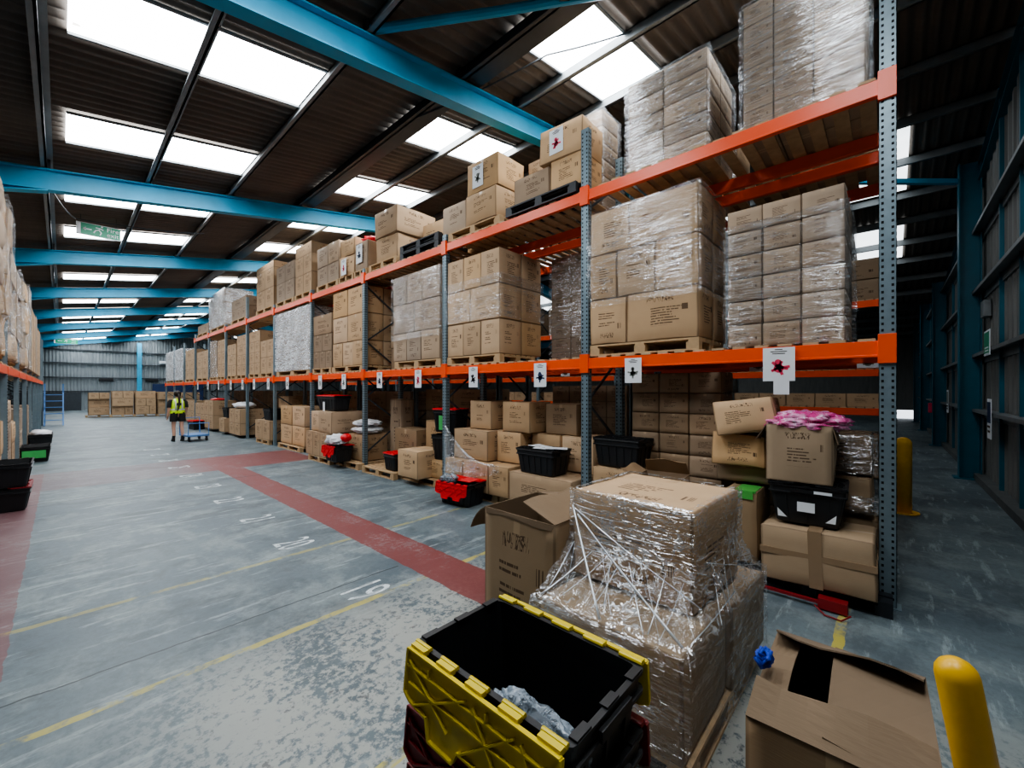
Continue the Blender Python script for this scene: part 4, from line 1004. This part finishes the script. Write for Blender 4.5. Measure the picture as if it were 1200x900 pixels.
# red crate on the floor
crate('black crate with open red lids standing on the aisle floor', (4.07, 4.74, 0), .10, L=.64, W=.42, H=.33, lid='half', lidmat='red')
blob('plastic_bag', 'clear crumpled bag in the red lidded floor crate', 'bag', (3.97, 4.92, .36), (.12, .14, .07), 'clearbag', 6, .35, sub=4)
b = MB(); m = Matrix.Translation((4.10, 4.62, .352)) @ Matrix.Rotation(.12, 4, 'Z'); b.box(-.12, .12, -.12, .12, 0, .008, m)
tag(obj('red_folder', b, mats=M['red']), 'flat red panel lying over the floor crate opening', 'panel')

# third bay ground
pal(5.75, 6.95, 0, 'wooden pallet holding the single carton, third bay floor'); pallet(4.6, 7.45, 0, 'nearly empty wooden pallet with the small red lidded crate'); pallet(4.62, 8.85, 0, 'wooden pallet under the carton with white bags')
carton(4.15, 4.75, 6.0, 6.62, .14, .62, 'square carton standing alone on a pallet, third bay floor', None, 'carton', .008, force=True)
crate('small black crate with red lid on the nearly empty pallet', (4.45, 7.15, .136), 0, L=.42, W=.36, H=.32, lid='closed', lidmat='red')
carton(4.75, 5.25, 6.9, 7.7, .14, .9, 'brown striped carton at the rear, third bay floor', None, 'carton_dark', .01); carton(4.9, 5.28, 6.2, 6.8, .14, 1.1, 'upright carton behind the lone square carton', None, 'carton', .01)
carton(4.95, 5.28, 7.75, 8.2, .14, 1.5, 'tall dark carton at the rear, third bay floor', None, 'carton_dark', .01)
stack(5.75, 6.5, 6.0, 8.0, .02, [(.6, [1, 1, 1]), (.6, [1, 1]), (.5, [1, 1])], 'dark cartons behind the third bay', mat='carton_dark')
carton(4.42, 5.0, 8.40, 9.1, .14, .72, 'carton beneath the white bags, fourth bay floor', None, 'carton', .012, force=True)
blob('white_bag', 'plump white sack, lower of two on the carton', 'bag', (4.7, 8.75, .80), (.3, .42, .085), 'whitebag', 2, .25, sub=4)
blob('white_bag', 'plump white sack, upper of two on the carton', 'bag', (4.72, 8.78, .95), (.28, .38, .08), 'whitebag', 9, .25, sub=4)
crate('black crate overflowing with a white bag, red lids hanging', (4.12, 8.95, .145), 0, L=.6, W=.42, H=.34, lid='half', lidmat='red')
blob('white_bag', 'white and red sack bulging out of the open crate', 'bag', (4.10, 8.98, .60), (.22, .28, .13), 'whitebag', 14, .25, sub=4)
blob('red_bag', 'red bundle lying on the overflowing crate', 'bag', (4.18, 8.72, .66), (.12, .1, .09), 'red', 1, .2, sub=3)
# fourth bay ground
pal(9.3, 10.5, 0, 'wooden pallet under the two tier cartons, fourth bay floor', x=4.5)
stack(4.08, 4.9, 9.42, 10.65, .14, [(.56, [1, 1, 1])], 'bottom cartons, fourth bay floor', mat='carton', bulge=.02)
carton(4.12, 4.95, 9.30, 10.0, .705, 1.20, 'large carton upper right, fourth bay floor pile', None, 'carton', .02, force=True)
carton(4.2, 4.95, 10.03, 10.6, .705, 1.18, 'carton upper left, fourth bay floor pile', None, 'carton', .02)
crate('black crate with red lid atop the cartons, fourth bay', (4.42, 9.85, 1.215), 0, L=1.0, W=.42, H=.34, lid='closed', lidmat='red')
b = MB(); b.box(4.19, 4.195, 9.82, 9.92, 1.2, 1.42); tag(obj('paper_tag', b, mats=M['paper']), 'white tag on the black crate, fourth bay', 'tag')
# deeper bays, ground
gspec = [(11.7, 13.5, 4.45, 5.2, [(.55, [1, 1]), (.55, [1, 1])], 'large cartons, fifth bay floor', 'carton', .02), (14.0, 15.3, 4.3, 5.1, [(.6, [1, 1])], 'cartons on pallet, sixth bay floor', 'carton', .01),
         (16.0, 17.2, 4.2, 5.0, [(.4, [1, 1])], 'sagging cartons, low, sixth bay left', 'carton', .05), (16.2, 17.3, 4.4, 5.1, [], '', 'carton', .02),
         (17.6, 18.6, 4.2, 5.0, [(.55, [1]), (.0, [])], '', 'carton', .04)]
stack(4.45, 5.2, 11.7, 13.5, .14, gspec[0][4], gspec[0][5], mat='carton', bulge=.02); pallet(4.75, 12.6, 0, 'pallet under the large cartons, fifth bay floor', near=False).scale = (1, 1.4, 1)
stack(4.3, 5.1, 14.0, 15.4, .14, gspec[1][4], gspec[1][5], mat='carton', bulge=.01); pallet(4.7, 14.7, 0, 'pallet under the sixth bay floor cartons', near=False)
crate('black crate standing on cartons, sixth bay floor', (4.55, 14.5, .745), 0, L=.7, W=.4, H=.36, lid=None)
carton(4.85, 5.25, 14.0, 14.9, 1.12, 1.5, 'pale carton over the black crate, sixth bay', None, 'carton', .01)
stack(4.2, 5.0, 16.7, 18.1, .1, [(.42, [1, 1]), (.5, [1, 1])], 'sagging bulging cartons, seventh bay floor', mat='carton', bulge=.05)
blob('blue_white_bag', 'pale blue sacks on the sagging cartons, seventh bay', 'bag', (4.55, 17.5, 1.14), (.35, .6, .13), 'whitebag', 5, .2, sub=3)
carton(4.15, 4.85, 18.5, 19.3, .1, .62, 'lone bulging carton, left of the sagging pile, seventh bay', None, 'carton', .05)
crate('black crate on the lone bulging carton, seventh bay', (4.45, 18.9, .63), 0, L=.7, W=.45, H=.38, lid=None)
stack(4.1, 4.9, 20.0, 21.5, .12, [(.55, [1, 1]), (.6, [1, 1])], 'piled cartons, eighth bay floor', mat='carton', bulge=.04)
blob('red_bag', 'reddish bag on the piled cartons, eighth bay', 'bag', (4.45, 20.7, 1.31), (.3, .5, .05), 'red', 8, .3, sub=3)
stack(4.3, 5.0, 22.4, 24.4, .1, [(.5, [1, 1, 1]), (.5, [1, 1])], 'low cartons, ninth bay floor', mat='carton', bulge=.03)
crate('black crate low on the floor near the trolley', (3.95, 22.1, 0), .1, L=.8, W=.5, H=.36, lid='closed', lidmat='red')
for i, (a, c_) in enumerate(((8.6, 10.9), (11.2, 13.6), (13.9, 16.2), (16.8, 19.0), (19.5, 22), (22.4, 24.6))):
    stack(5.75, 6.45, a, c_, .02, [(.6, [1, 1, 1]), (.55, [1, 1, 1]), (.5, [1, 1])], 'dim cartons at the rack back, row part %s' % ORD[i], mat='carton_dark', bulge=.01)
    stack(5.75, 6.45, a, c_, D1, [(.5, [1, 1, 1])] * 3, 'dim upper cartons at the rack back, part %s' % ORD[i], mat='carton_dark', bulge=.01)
for i, (a, c_) in enumerate(((.1, 1.2), (1.4, 2.6))):
    stack(5.75, 6.45, a, c_, D2, [(.4, [1, 1])] * 2, 'cartons on rear rack top, first bay %s' % ['right', 'left'][i], mat='carton_dark')
b = MB(); b.box(5.2, 5.204, 12.3, 12.42, 1.1, 1.22); tag(obj('yellow_tag', b, mats=M['lime']), 'small yellow tag on dark cartons, fifth bay', 'tag')
for i, (a, c_) in enumerate(((25.2, 27.2), (27.9, 30.1), (30.7, 32.8))):
    stack(4.4, 5.2, a, c_, .1, [(.55, [1, 1]), (.5, [1, 1])], 'floor cartons of the far rack, bay %s' % ORD[i], mat='carton')

# left foreground crates
crate('black tub crate with red rim line, upper of two at left', (-.57, 9.32, .325), PI / 2 * 0, L=.75, W=.58, H=.34, lid=None)
crate('black tub crate with red lid, lower of two at left', (-.57, 9.32, 0), 0, L=.74, W=.56, H=.315, lid='closed', lidmat='darkred')
crate('dark crate with green side card at left rack', (-.42, 15.2, .0), 0, L=.9, W=.5, H=.36, lid=None)
b = MB(); b.box(-.62, -.25, 14.735, 14.74, .1, .28); tag(obj('green_card', b, mats=M['greenp']), 'green card on the dark crate at the left rack', 'card')
crate('dark crate holding pale bags, farther along the left rack', (-.42, 18.6, .0), 0, L=.9, W=.5, H=.4, lid=None)
blob('white_bag', 'pale bags lying in the far left crate', 'bag', (-.42, 18.6, .42), (.22, .38, .1), 'whitebag', 3, .3, sub=3)
# blue steps
t = thing('mobile_steps', 'light blue mobile steps standing beyond the left rack', 'steps', (-.25, 29.5, 0))
b = MB()
for s in (-.3, .3): b.bar((s, -.3, 0), (s, .5, 1.6), .05); b.bar((s, .5, 0), (s, .5, 2.0), .05)
obj('frame', b, t, mats=M['trolley'])
for j in range(5): b = MB(); b.box(-.3, .3, -.26 + j * .15, -.06 + j * .15, .25 + j * .3, .28 + j * .3); obj('tread', b, t, mats=M['trolley'])

# far block of cartons on pallets
fx = 1.1
for i, (w, y, tr) in enumerate(((.95, 36.2, [(.5, [1]), (.5, [1]), (.4, [1, 1])]), (1.0, 35.6, [(.55, [1, .7]), (.5, [1]), (.45, [1, 1])]), (1.0, 35.3, [(.55, [1, .5]), (.5, [1, 1]), (.45, [1])]), (1.1, 35.0, [(.5, [1]), (.45, [1]), (.5, [1])]), (1.0, 34.8, [(.5, [1]), (.5, [1]), (.4, [1])]))):
    b_ = y; z = .14
    pallet(fx + w / 2, b_ + .5, 0, 'pallet under the %s stack at the far end' % ORD[i], rz=PI / 2, near=False, group='pallets of the far block')
    for ti, (h, cw) in enumerate(tr):
        tot = sum(cw); acc = 0
        for ci, q in enumerate(cw):
            xa = fx + w * acc / tot; acc += q; xb = fx + w * acc / tot
            carton(xa + .01, xb - .01, b_ + (.15 if (ti + i) % 3 == 1 else 0), b_ + 1.1, z, z + h - .01, 'carton, %s%s, %s pallet stack at the far end' % (rown(3, ti), (' ' + coln(len(cw), ci)) if len(cw) > 1 else '', ORD[i]), 'cartons at the far end', 'carton', .01)
        z += h
    fx += w + .06

# bulk of cartons: the 300 that show largest are individual
CART.sort(key=lambda c: (not c['force'], c['key']))
def place(c):
    me = carton_mesh(*c['s'], c['mat'], c['bulge'])
    o = bpy.data.objects.new('carton', me); C.objects.link(o); o.location = c['c']
    j = c['jit']; o.rotation_euler = (c['rot'][0], c['rot'][1], c['rot'][2] + R.uniform(-.006, .006) * j * (8 if c['bulge'] >= .03 and j else 1))
    o.location.x += R.uniform(-.006, .006) * j * (6 if c['bulge'] >= .03 else 1)
    tag(o, c['label'], 'carton', c['group'])
    w, d, h = c['s']
    if c['extra'] == 'tape':
        b = MB(); e = .002
        zz = .02
        b.box(-w / 2 - e - .012, w / 2 + e, -d / 2 - .008, d / 2 + .008, zz - .025, zz + .025)
        obj('tape_band', b, o, mats=M['tape'])
        b = MB(); b.box(-w / 2 - e - .013, w / 2 + e, -.05, .04, -h / 2 - .001, h / 2 + .012); obj('tape_band', b, o, mats=M['tape'])
        o.rotation_euler = (-.03, 0, 0)
    if c['extra'] == 'green':
        b = MB(); b.box(-w / 2 - .004, 0, -.12, .05, h / 2 - .012, h / 2 + .006); b.box(-w / 2 - .012, -w / 2, -.10, .02, h / 2 - .07, h / 2 + .002); obj('green_tape', b, o, mats=M['green_tape'])
for c in CART[:300]: place(c)
rest = CART[300:]
if rest:
    bm = bmesh.new(); uvl = bm.loops.layers.uv.new('UVMap'); mats = ['carton', 'carton_grey', 'carton_dark', 'carton_plain']
    for c in rest:
        w, d, h = c['s']; vs = {}
        for fi, (fn, uo) in enumerate(((lambda a, q: (-1, -a, q), 0), (lambda a, q: (1, a, q), 0), (lambda a, q: (a, -1, q), 0), (lambda a, q: (-a, 1, q), 0), (lambda a, q: (a, q, 1), 2), (lambda a, q: (a, -q, -1), 2))):
            f = bm.faces.new([bm.verts.new(c['c'] + Vector((p[0] * w / 2, p[1] * d / 2, p[2] * h / 2))) for p in (fn(-1, -1), fn(1, -1), fn(1, 1), fn(-1, 1))])
            f.material_index = mats.index(c['mat'])
            for l, uv in zip(f.loops, ((0, 0), (1, 0), (1, 1), (0, 1))): l[uvl].uv = (uv[0] + uo, uv[1])
    me = bpy.data.meshes.new('remote_cartons'); bm.to_mesh(me); bm.free()
    for m in mats: me.materials.append(M[m])
    o = obj('remote_cartons', me); tag(o, 'the many small cartons deep in the racks and at the back', 'cartons', kind='stuff')
print('CARTONS', len(CART))

# ------------------------------------------------------------------ foreground
# nested crates, yellow lids on top
cx, cy = .95, .815
rims = [.36, .54, .72, .90]
for i, z in enumerate(rims):
    crate(['black crate with red lids, lowest of the foreground stack', 'black crate with red lids, second lowest of the foreground stack', 'black crate with red lids just under the yellow lidded one', 'black crate with yellow lids folded down, top of foreground stack'][i],
          (cx, cy, z - .36), .0, L=.60, W=.385, H=.36, lid='open', lidmat='yellow' if i == 3 else 'darkred', group='nested crates in the foreground')
blob('plastic_bag', 'crumpled clear plastic bag inside the yellow lidded crate', 'bag', (.855, .70, .775), (.06, .155, .075), 'clearbag', 11, .28, 2.6, 5, rz=0)
# wrapped pallet
pallet(2.35, 1.0, 0, 'wooden pallet carrying the film wrapped cartons in the foreground', rz=PI / 2, near=True)
def fcarton(x0, x1, y0, y1, z0, z1, rz, label, mat='carton_plain', toptext=False):
    me = grid_box(x1 - x0, y1 - y0, z1 - z0, random.Random(4), .008); m = bpy.data.meshes.new('carton'); me.to_mesh(m); me.free(); m.materials.append(M[mat])
    o = obj('carton', m, None, ((x0 + x1) / 2, (y0 + y1) / 2, (z0 + z1) / 2), rz); tag(o, label, 'carton')
    if toptext:
        ul = m.uv_layers[0].data
        for p in m.polygons:
            if p.normal.z > .9:
                for li in p.loop_indices: u, v = ul[li].uv; ul[li].uv = (1 - v, u - 2)
    return o
fcarton(1.72, 2.33, .62, 1.38, .14, .59, 0, 'wrapped lower carton, left half of the foreground pallet')
fcarton(2.36, 2.97, .58, 1.36, .14, .57, -.04, 'wrapped lower carton, right half of the foreground pallet')
fcarton(2.07, 2.78, .68, 1.39, .60, 1.10, -.04, 'large wrapped carton on top of the foreground pallet', 'carton', True)
# tent film
def rectring(x0, x1, y0, y1, n, rz=0, r=.02):
    pts = []; cor = [(x0, y0), (x1, y0), (x1, y1), (x0, y1)]; cx_, cy_ = (x0 + x1) / 2, (y0 + y1) / 2
    for i in range(4):
        a, c = cor[i], cor[(i + 1) % 4]
        for j in range(n): pts.append(Vector((a[0] + (c[0] - a[0]) * j / n, a[1] + (c[1] - a[1]) * j / n)))
    out = []
    for p in pts:
        q = p - Vector((cx_, cy_)); q = Vector((q.x * math.cos(rz) - q.y * math.sin(rz), q.x * math.sin(rz) + q.y * math.cos(rz))); out.append(q + Vector((cx_, cy_)))
    return out
N = 44
top = rectring(2.055, 2.795, .665, 1.405, N, -.04); low = rectring(1.685, 3.005, .565, 1.405, N, -.01)
rings = []
def nz(p, a, f=9): return noise.noise_vector(Vector(p) * f) * a
insr = rectring(2.10, 2.75, .71, 1.36, N, -.04); rings.append([(p.x, p.y, 1.113) for p in insr])
for z in (1.108, 1.08, 1.04, 1.0, .96, .92): rings.append([Vector((p.x, p.y, z)) + nz((p.x, p.y, z * 3), .006) for p in top])
for kq in range(1, 13):
    t_ = kq / 12
    ring = []
    for i, (a, c) in enumerate(zip(top, low)):
        dist = (c - a).length
        e = t_ ** (1.75 if dist > .2 else 1.1); z = .90 - .285 * (1 - (1 - t_) ** 1.5)
        ruck = .018 * math.sin(i * 1.3 + 2 * math.sin(i * .37)) * math.sin(PI * t_)
        p = a.lerp(c, e); v = Vector((p.x, p.y, z + ruck)) + nz((p.x, p.y, z * 2), .022, 11)
        if t_ > .85: v.z = max(v.z, .605)
        ring.append(v)
    rings.append(ring)
for z in (.57, .50, .42, .34, .26, .18, .10): rings.append([Vector((p.x, p.y, z)) + nz((p.x, p.y, z * 3), .012, 8) for p in low])
b = MB(); b.loops(rings); o = obj('stretch_wrap', b, mats=M['film_web'], smooth=True); tag(o, 'clear stretch film tented over the foreground pallet of cartons', 'plastic film')
# taut film strands
t = thing('film_strands', 'twisted shiny film strands stretched across the foreground wrap', 'plastic film')
rr = random.Random(12)
SG = [((2.045, 1.38, 1.02), (1.70, 1.0, .63), 1.6), ((2.05, 1.35, .97), (1.76, .64, .62), 1.8), ((2.06, 1.38, 1.0), (2.05, .655, .66), 1.4), ((1.72, 1.36, .62), (2.045, 1.25, .78), 1.2), ((2.05, 1.36, .78), (2.12, .655, .80), 1), ((2.12, .655, .86), (2.95, .58, .62), .8), ((1.80, .62, .62), (2.4, .60, .64), 1)]
for q in range(20):
    u = rr.random(); side = rr.random() < .6
    if side: a = (2.04, 1.38 - .68 * u, .72 + .1 * rr.random()); c = (1.70 + .2 * rr.random(), 1.38 - .76 * min(1, max(0, u + rr.uniform(-.25, .25))), .612)
    else: a = (2.12 + .66 * u, .645, .70 + .16 * rr.random()); c = (2.05 + .85 * min(1, max(0, u + rr.uniform(-.2, .2))), .575, .605)
    SG.append((a, c, rr.uniform(.35, .8)))
for q in range(9):
    z = 1.09 - .035 * q; y = rr.uniform(.7, 1.2); L = rr.uniform(.12, .4)
    SG.append(((2.047, min(1.38, y + L), z + .012), (2.052, y, z), .45))
for (p, q, wdt) in SG:
    b = MB(); p = Vector(p); q = Vector(q); pts = [p.lerp(q, j / 8) + Vector((-.006, -.006, -.01 * math.sin(PI * j / 8))) for j in range(9)]
    b.tube(pts, [(.0022 + .002 * rr.random()) * wdt for _ in pts], 5); obj('strand', b, t, mats=M['film_strand'], smooth=True)
# tall open carton left of it
open_carton('tall open carton with printed lines left of the wrapped pallet', (2.24, 1.74, 0), -.02, .56, .60, .90, {'N': (118, .26, 20), 'E': (100, .24), 'S': (-72, .28), 'W': (172, .03)}, 'carton_plain', True)
# open carton bottom right
open_carton('wide open carton with folded flaps in the bottom right corner', (1.75, .115, 0), .02, .60, .44, .68, {'W': (-50, .125, 0), 'N': (-86, .085, 0), 'E': (-66, .15, 0), 'S': (-88, .25, 2)}, 'carton_plain')
b = MB(); rr = random.Random(5); pts = []
for q in range(60): pts.append((1.67 + .035 * math.sin(q * .9) + q * .0007, .325 + .02 * math.cos(q * 1.3), .745 + .022 * math.sin(q * 1.7)))
b.tube(pts, .006, 6); tag(obj('knotted_rope', b, mats=M['bluecloth'], smooth=True), 'knot of bright blue rope on the corner of the open carton', 'rope')
# yellow bollards
def bollard(label, base, top, r):
    base = Vector(base); top = Vector(top); d = (top - base).normalized(); pts = [base + d * .012, top - d * r]
    rad = [r, r]
    for a in (20, 40, 60, 75, 88): pts.append(top - d * r + d * r * math.sin(math.radians(a))); rad.append(r * math.cos(math.radians(a)))
    t = thing('safety_bollard', label, 'bollard', base)
    b = MB(); b.tube([p - base for p in pts], rad, 24); obj('post', b, t, mats=M['yellowp'], smooth=True)
    b = MB(); b.cyl((0, 0, 0), (0, 0, .012), r * 1.9, 20); obj('base_plate', b, t, mats=M['yellowp'])
bollard('yellow rounded top safety bollard in the bottom right corner', (1.70, -.28, 0), (1.545, -.125, 1.01), .043)
bollard('yellow bollard beyond the end upright in the dark aisle', (7.9, -.16, 0), (7.85, -.16, 1.05), .09)
# red lifting bar on the floor
b = MB(); b.bar((4.0, 1.0, .04), (3.98, .35, .05), .03, .02); b.box(3.95, 4.04, .22, .40, .012, .09); b.tube([(3.95, .42, .03), (3.86, .35, .012), (3.84, .25, .012), (3.92, .2, .03)], .006, 6)
tag(obj('pallet_lever', b, mats=M['darkred']), 'dark red metal bar with looped cord on floor at the rack end', 'tool')

# ------------------------------------------------------------------ trolley
t = thing('platform_trolley', 'blue platform trolley beside the person in the aisle', 'trolley', (3.02, 17.3, 0), .1)
b = MB(); b.box(-.30, .30, -.45, .45, .16, .22); obj('platform', b, t, mats=M['trolley'], bev=.01)
b = MB(); b.tube([(-.28, .42, .2), (-.28, .46, .75), (.28, .46, .75), (.28, .42, .2)], .016, 8); obj('handle', b, t, mats=M['trolley'])
b = MB(); b.tube([(-.28, -.42, .2), (-.28, -.46, .6), (.28, -.46, .6), (.28, -.42, .2)], .014, 8); obj('handle', b, t, mats=M['trolley'])
for x in (-.24, .24):
    for y in (-.36, .36): b = MB(); b.cyl((x - .02, y, .07), (x + .02, y, .07), .07, 14); b.box(x - .03, x + .03, y - .02, y + .02, .1, .16); obj('wheel', b, t, mats=M['black'])

# ------------------------------------------------------------------ person, seen from behind, walking away
def skin_obj(name, verts, edges, mat, parent, levels=2, root=0):
    me = bpy.data.meshes.new(name); me.from_pydata([v[:3] for v in verts], edges, []); me.materials.append(M[mat]); o = obj(name, me, parent)
    m = o.modifiers.new('Skin', 'SKIN'); sv = me.skin_vertices[0].data if me.skin_vertices else None
    if sv is None:
        bm = bmesh.new(); bm.from_mesh(me); lay = bm.verts.layers.skin.verify(); bm.to_mesh(me); bm.free(); sv = me.skin_vertices[0].data
    for i, v in enumerate(verts): sv[i].radius = v[3] if isinstance(v[3], tuple) else (v[3], v[3]); sv[i].use_root = (i == root)
    m.use_smooth_shade = True
    s = o.modifiers.new('Sub', 'SUBSURF'); s.levels = levels; s.render_levels = levels
    return o
P = thing('person', 'person with a long dark braid in a yellow vest and black shorts, walking away', 'person', (2.6, 17.42, 0), .12)
V = [(0, 0, .90, (.135, .10)), (0, 0, 1.02, (.125, .09)), (0, .01, 1.18, (.14, .095)), (0, .01, 1.32, (.12, .085)), (0, .01, 1.40, (.055, .05)), (0, .02, 1.46, (.048, .048)), (0, .03, 1.51, (.068, .075)), (0, .03, 1.57, (.078, .09)), (0, .03, 1.62, (.055, .065)),
     (-.09, 0, .84, (.085, .09)), (-.10, .03, .62, .065), (-.10, .04, .48, .052), (-.10, .0, .30, .052), (-.10, -.03, .10, .034), (-.105, .0, .04, .036), (-.11, .12, .03, .034),
     (.09, 0, .84, (.085, .09)), (.10, -.02, .62, .065), (.10, -.03, .48, .052), (.105, -.09, .30, .052), (.11, -.13, .11, .034), (.11, -.11, .05, .036), (.12, .01, .03, .034),
     (-.15, .01, 1.33, .055), (-.20, .0, 1.28, .052), (-.235, -.02, 1.05, .042), (-.25, .05, .85, .033), (-.25, .08, .79, .026),
     (.15, .01, 1.33, .055), (.20, .0, 1.28, .052), (.235, .0, 1.05, .042), (.24, .12, .90, .033), (.235, .17, .86, .026)]
Ed = [(0, 1), (1, 2), (2, 3), (3, 4), (4, 5), (5, 6), (6, 7), (7, 8), (0, 9), (9, 10), (10, 11), (11, 12), (12, 13), (13, 14), (14, 15), (0, 16), (16, 17), (17, 18), (18, 19), (19, 20), (20, 21), (21, 22), (3, 23), (23, 24), (24, 25), (25, 26), (26, 27), (3, 28), (28, 29), (29, 30), (30, 31), (31, 32)]
for s, (hx, hy, hz), dy in ((-1, (-.25, .08, .79), 0), (1, (.235, .17, .86), .02)):
    base = 27 if s < 0 else 32
    for f, (ox, ln) in enumerate(((-.018, .055), (-.006, .062), (.006, .058), (.018, .048))):
        i = len(V); V.append((hx + s * ox * .3, hy + .02 + ox, hz - .03, .008)); V.append((hx, hy + .03 + ox, hz - .03 - ln, .007)); Ed += [(base, i), (i, i + 1)]
    i = len(V); V.append((hx - s * .02, hy + .035, hz - .01, .009)); V.append((hx - s * .025, hy + .055, hz - .045, .008)); Ed += [(base, i), (i, i + 1)]
skin_obj('body', V, Ed, 'skin', P)
def garment(name, rings, mat, n=20, parent=P):
    b = MB(); rr_ = []
    for (cx_, cy_, z, rx, ry) in rings: rr_.append([(cx_ + rx * math.cos(2 * PI * k_ / n), cy_ + ry * math.sin(2 * PI * k_ / n), z) for k_ in range(n)])
    b.loops(rr_); return obj(name, b, parent, mats=M[mat], smooth=True)
garment('vest', [(0, .01, .93, .205, .155), (0, .01, 1.05, .19, .145), (0, .01, 1.2, .195, .145), (0, .01, 1.32, .19, .13), (0, .01, 1.38, .13, .10), (0, .01, 1.42, .075, .07)], 'hivis')
garment('reflective_band', [(0, .01, 1.03, .198, .152), (0, .01, 1.075, .197, .151)], 'reflect')
b = MB()
for s in (-1, 1): b.tube([(s * .085, -.145, 1.06), (s * .085, -.146, 1.2), (s * .09, -.135, 1.3), (s * .10, -.07, 1.395)], .022, 6)
obj('shoulder_band', b, P, mats=M['reflect'], smooth=True)
b = MB(); b.box(-.06, .06, -.145, -.135, 1.19, 1.27); obj('back_print', b, P, mats=M['shorts'])
for s in (-1, 1):
    garment('sleeve', [(s * .17, .01, 1.38, .05, .06), (s * .20, .005, 1.31, .072, .075), (s * .225, -.005, 1.17, .064, .068), (s * .23, -.01, 1.12, .06, .064)], 'shorts')
    garment('shorts_leg', [(s * .085, 0, .96, .10, .125), (s * .095, .0, .84, .11, .12), (s * .105, -.01 * s, .70, .105, .11), (s * .105, -.01 * s, .66, .10, .105)], 'shorts')
for s, y0, z0 in ((-1, .0, 0), (1, -.11, 0)):
    b = MB(); x = s * .108
    b.loops([[(x + .045 * math.cos(a_ * PI / 6), y0 - .02 + .05 * math.sin(a_ * PI / 6), .19) for a_ in range(12)], [(x + .047 * math.cos(a_ * PI / 6), y0 - .0 + .06 * math.sin(a_ * PI / 6), .10) for a_ in range(12)],
             [(x + .05 * math.cos(a_ * PI / 6), y0 + .05 + .12 * math.sin(a_ * PI / 6), .05) for a_ in range(12)], [(x + .05 * math.cos(a_ * PI / 6), y0 + .05 + .125 * math.sin(a_ * PI / 6), .002) for a_ in range(12)]], capb=True)
    obj('boot', b, P, mats=M['black'], smooth=True)
blob('hair', None, None, (0, .015, 1.575), (.098, .112, .105), 'hair', 2, .08, sub=3, parent=P)
b = MB(); b.tube([(.0, -.09, 1.56), (.005, -.12, 1.45), (.0, -.16, 1.34), (-.01, -.17, 1.2), (-.03, -.165, 1.08), (-.06, -.165, 1.0)], [.03, .032, .028, .026, .022, .010], 10); obj('braid', b, P, mats=M['hair'], smooth=True)

# ------------------------------------------------------------------ camera, world
cam = bpy.data.cameras.new('camera'); co = bpy.data.objects.new('camera', cam); C.objects.link(co)
cam.sensor_width = 36; cam.lens = 36 * 482 / 1200; cam.clip_start = .02; cam.clip_end = 200
co.location = (0, 0, 1.7)
yaw = math.atan2(.738, .674); cam.shift_y = 7 / 1200
co.rotation_euler = (PI / 2, 0, -yaw)
SC.camera = co
w = bpy.data.worlds.new('World'); SC.world = w; w.use_nodes = True
bg = w.node_tree.nodes['Background']; bg.inputs[0].default_value = (.85, .92, 1.0, 1); bg.inputs[1].default_value = 1.6
SC.view_settings.view_transform = 'AgX'; SC.view_settings.look = 'AgX - Medium High Contrast'; SC.view_settings.exposure = 0.38
# duplicate label check
seen = {}
for o in SC.objects:
    if o.parent is None and 'label' in o:
        seen.setdefault(o['label'], []).append(o.name)
        n_ = len(o['label'].split())
        if n_ > 16 or n_ < 4: print('LABEL LEN', n_, o['label'])
for l_, v_ in seen.items():
    if len(v_) > 1: print('DUP LABEL', l_, v_[:3])
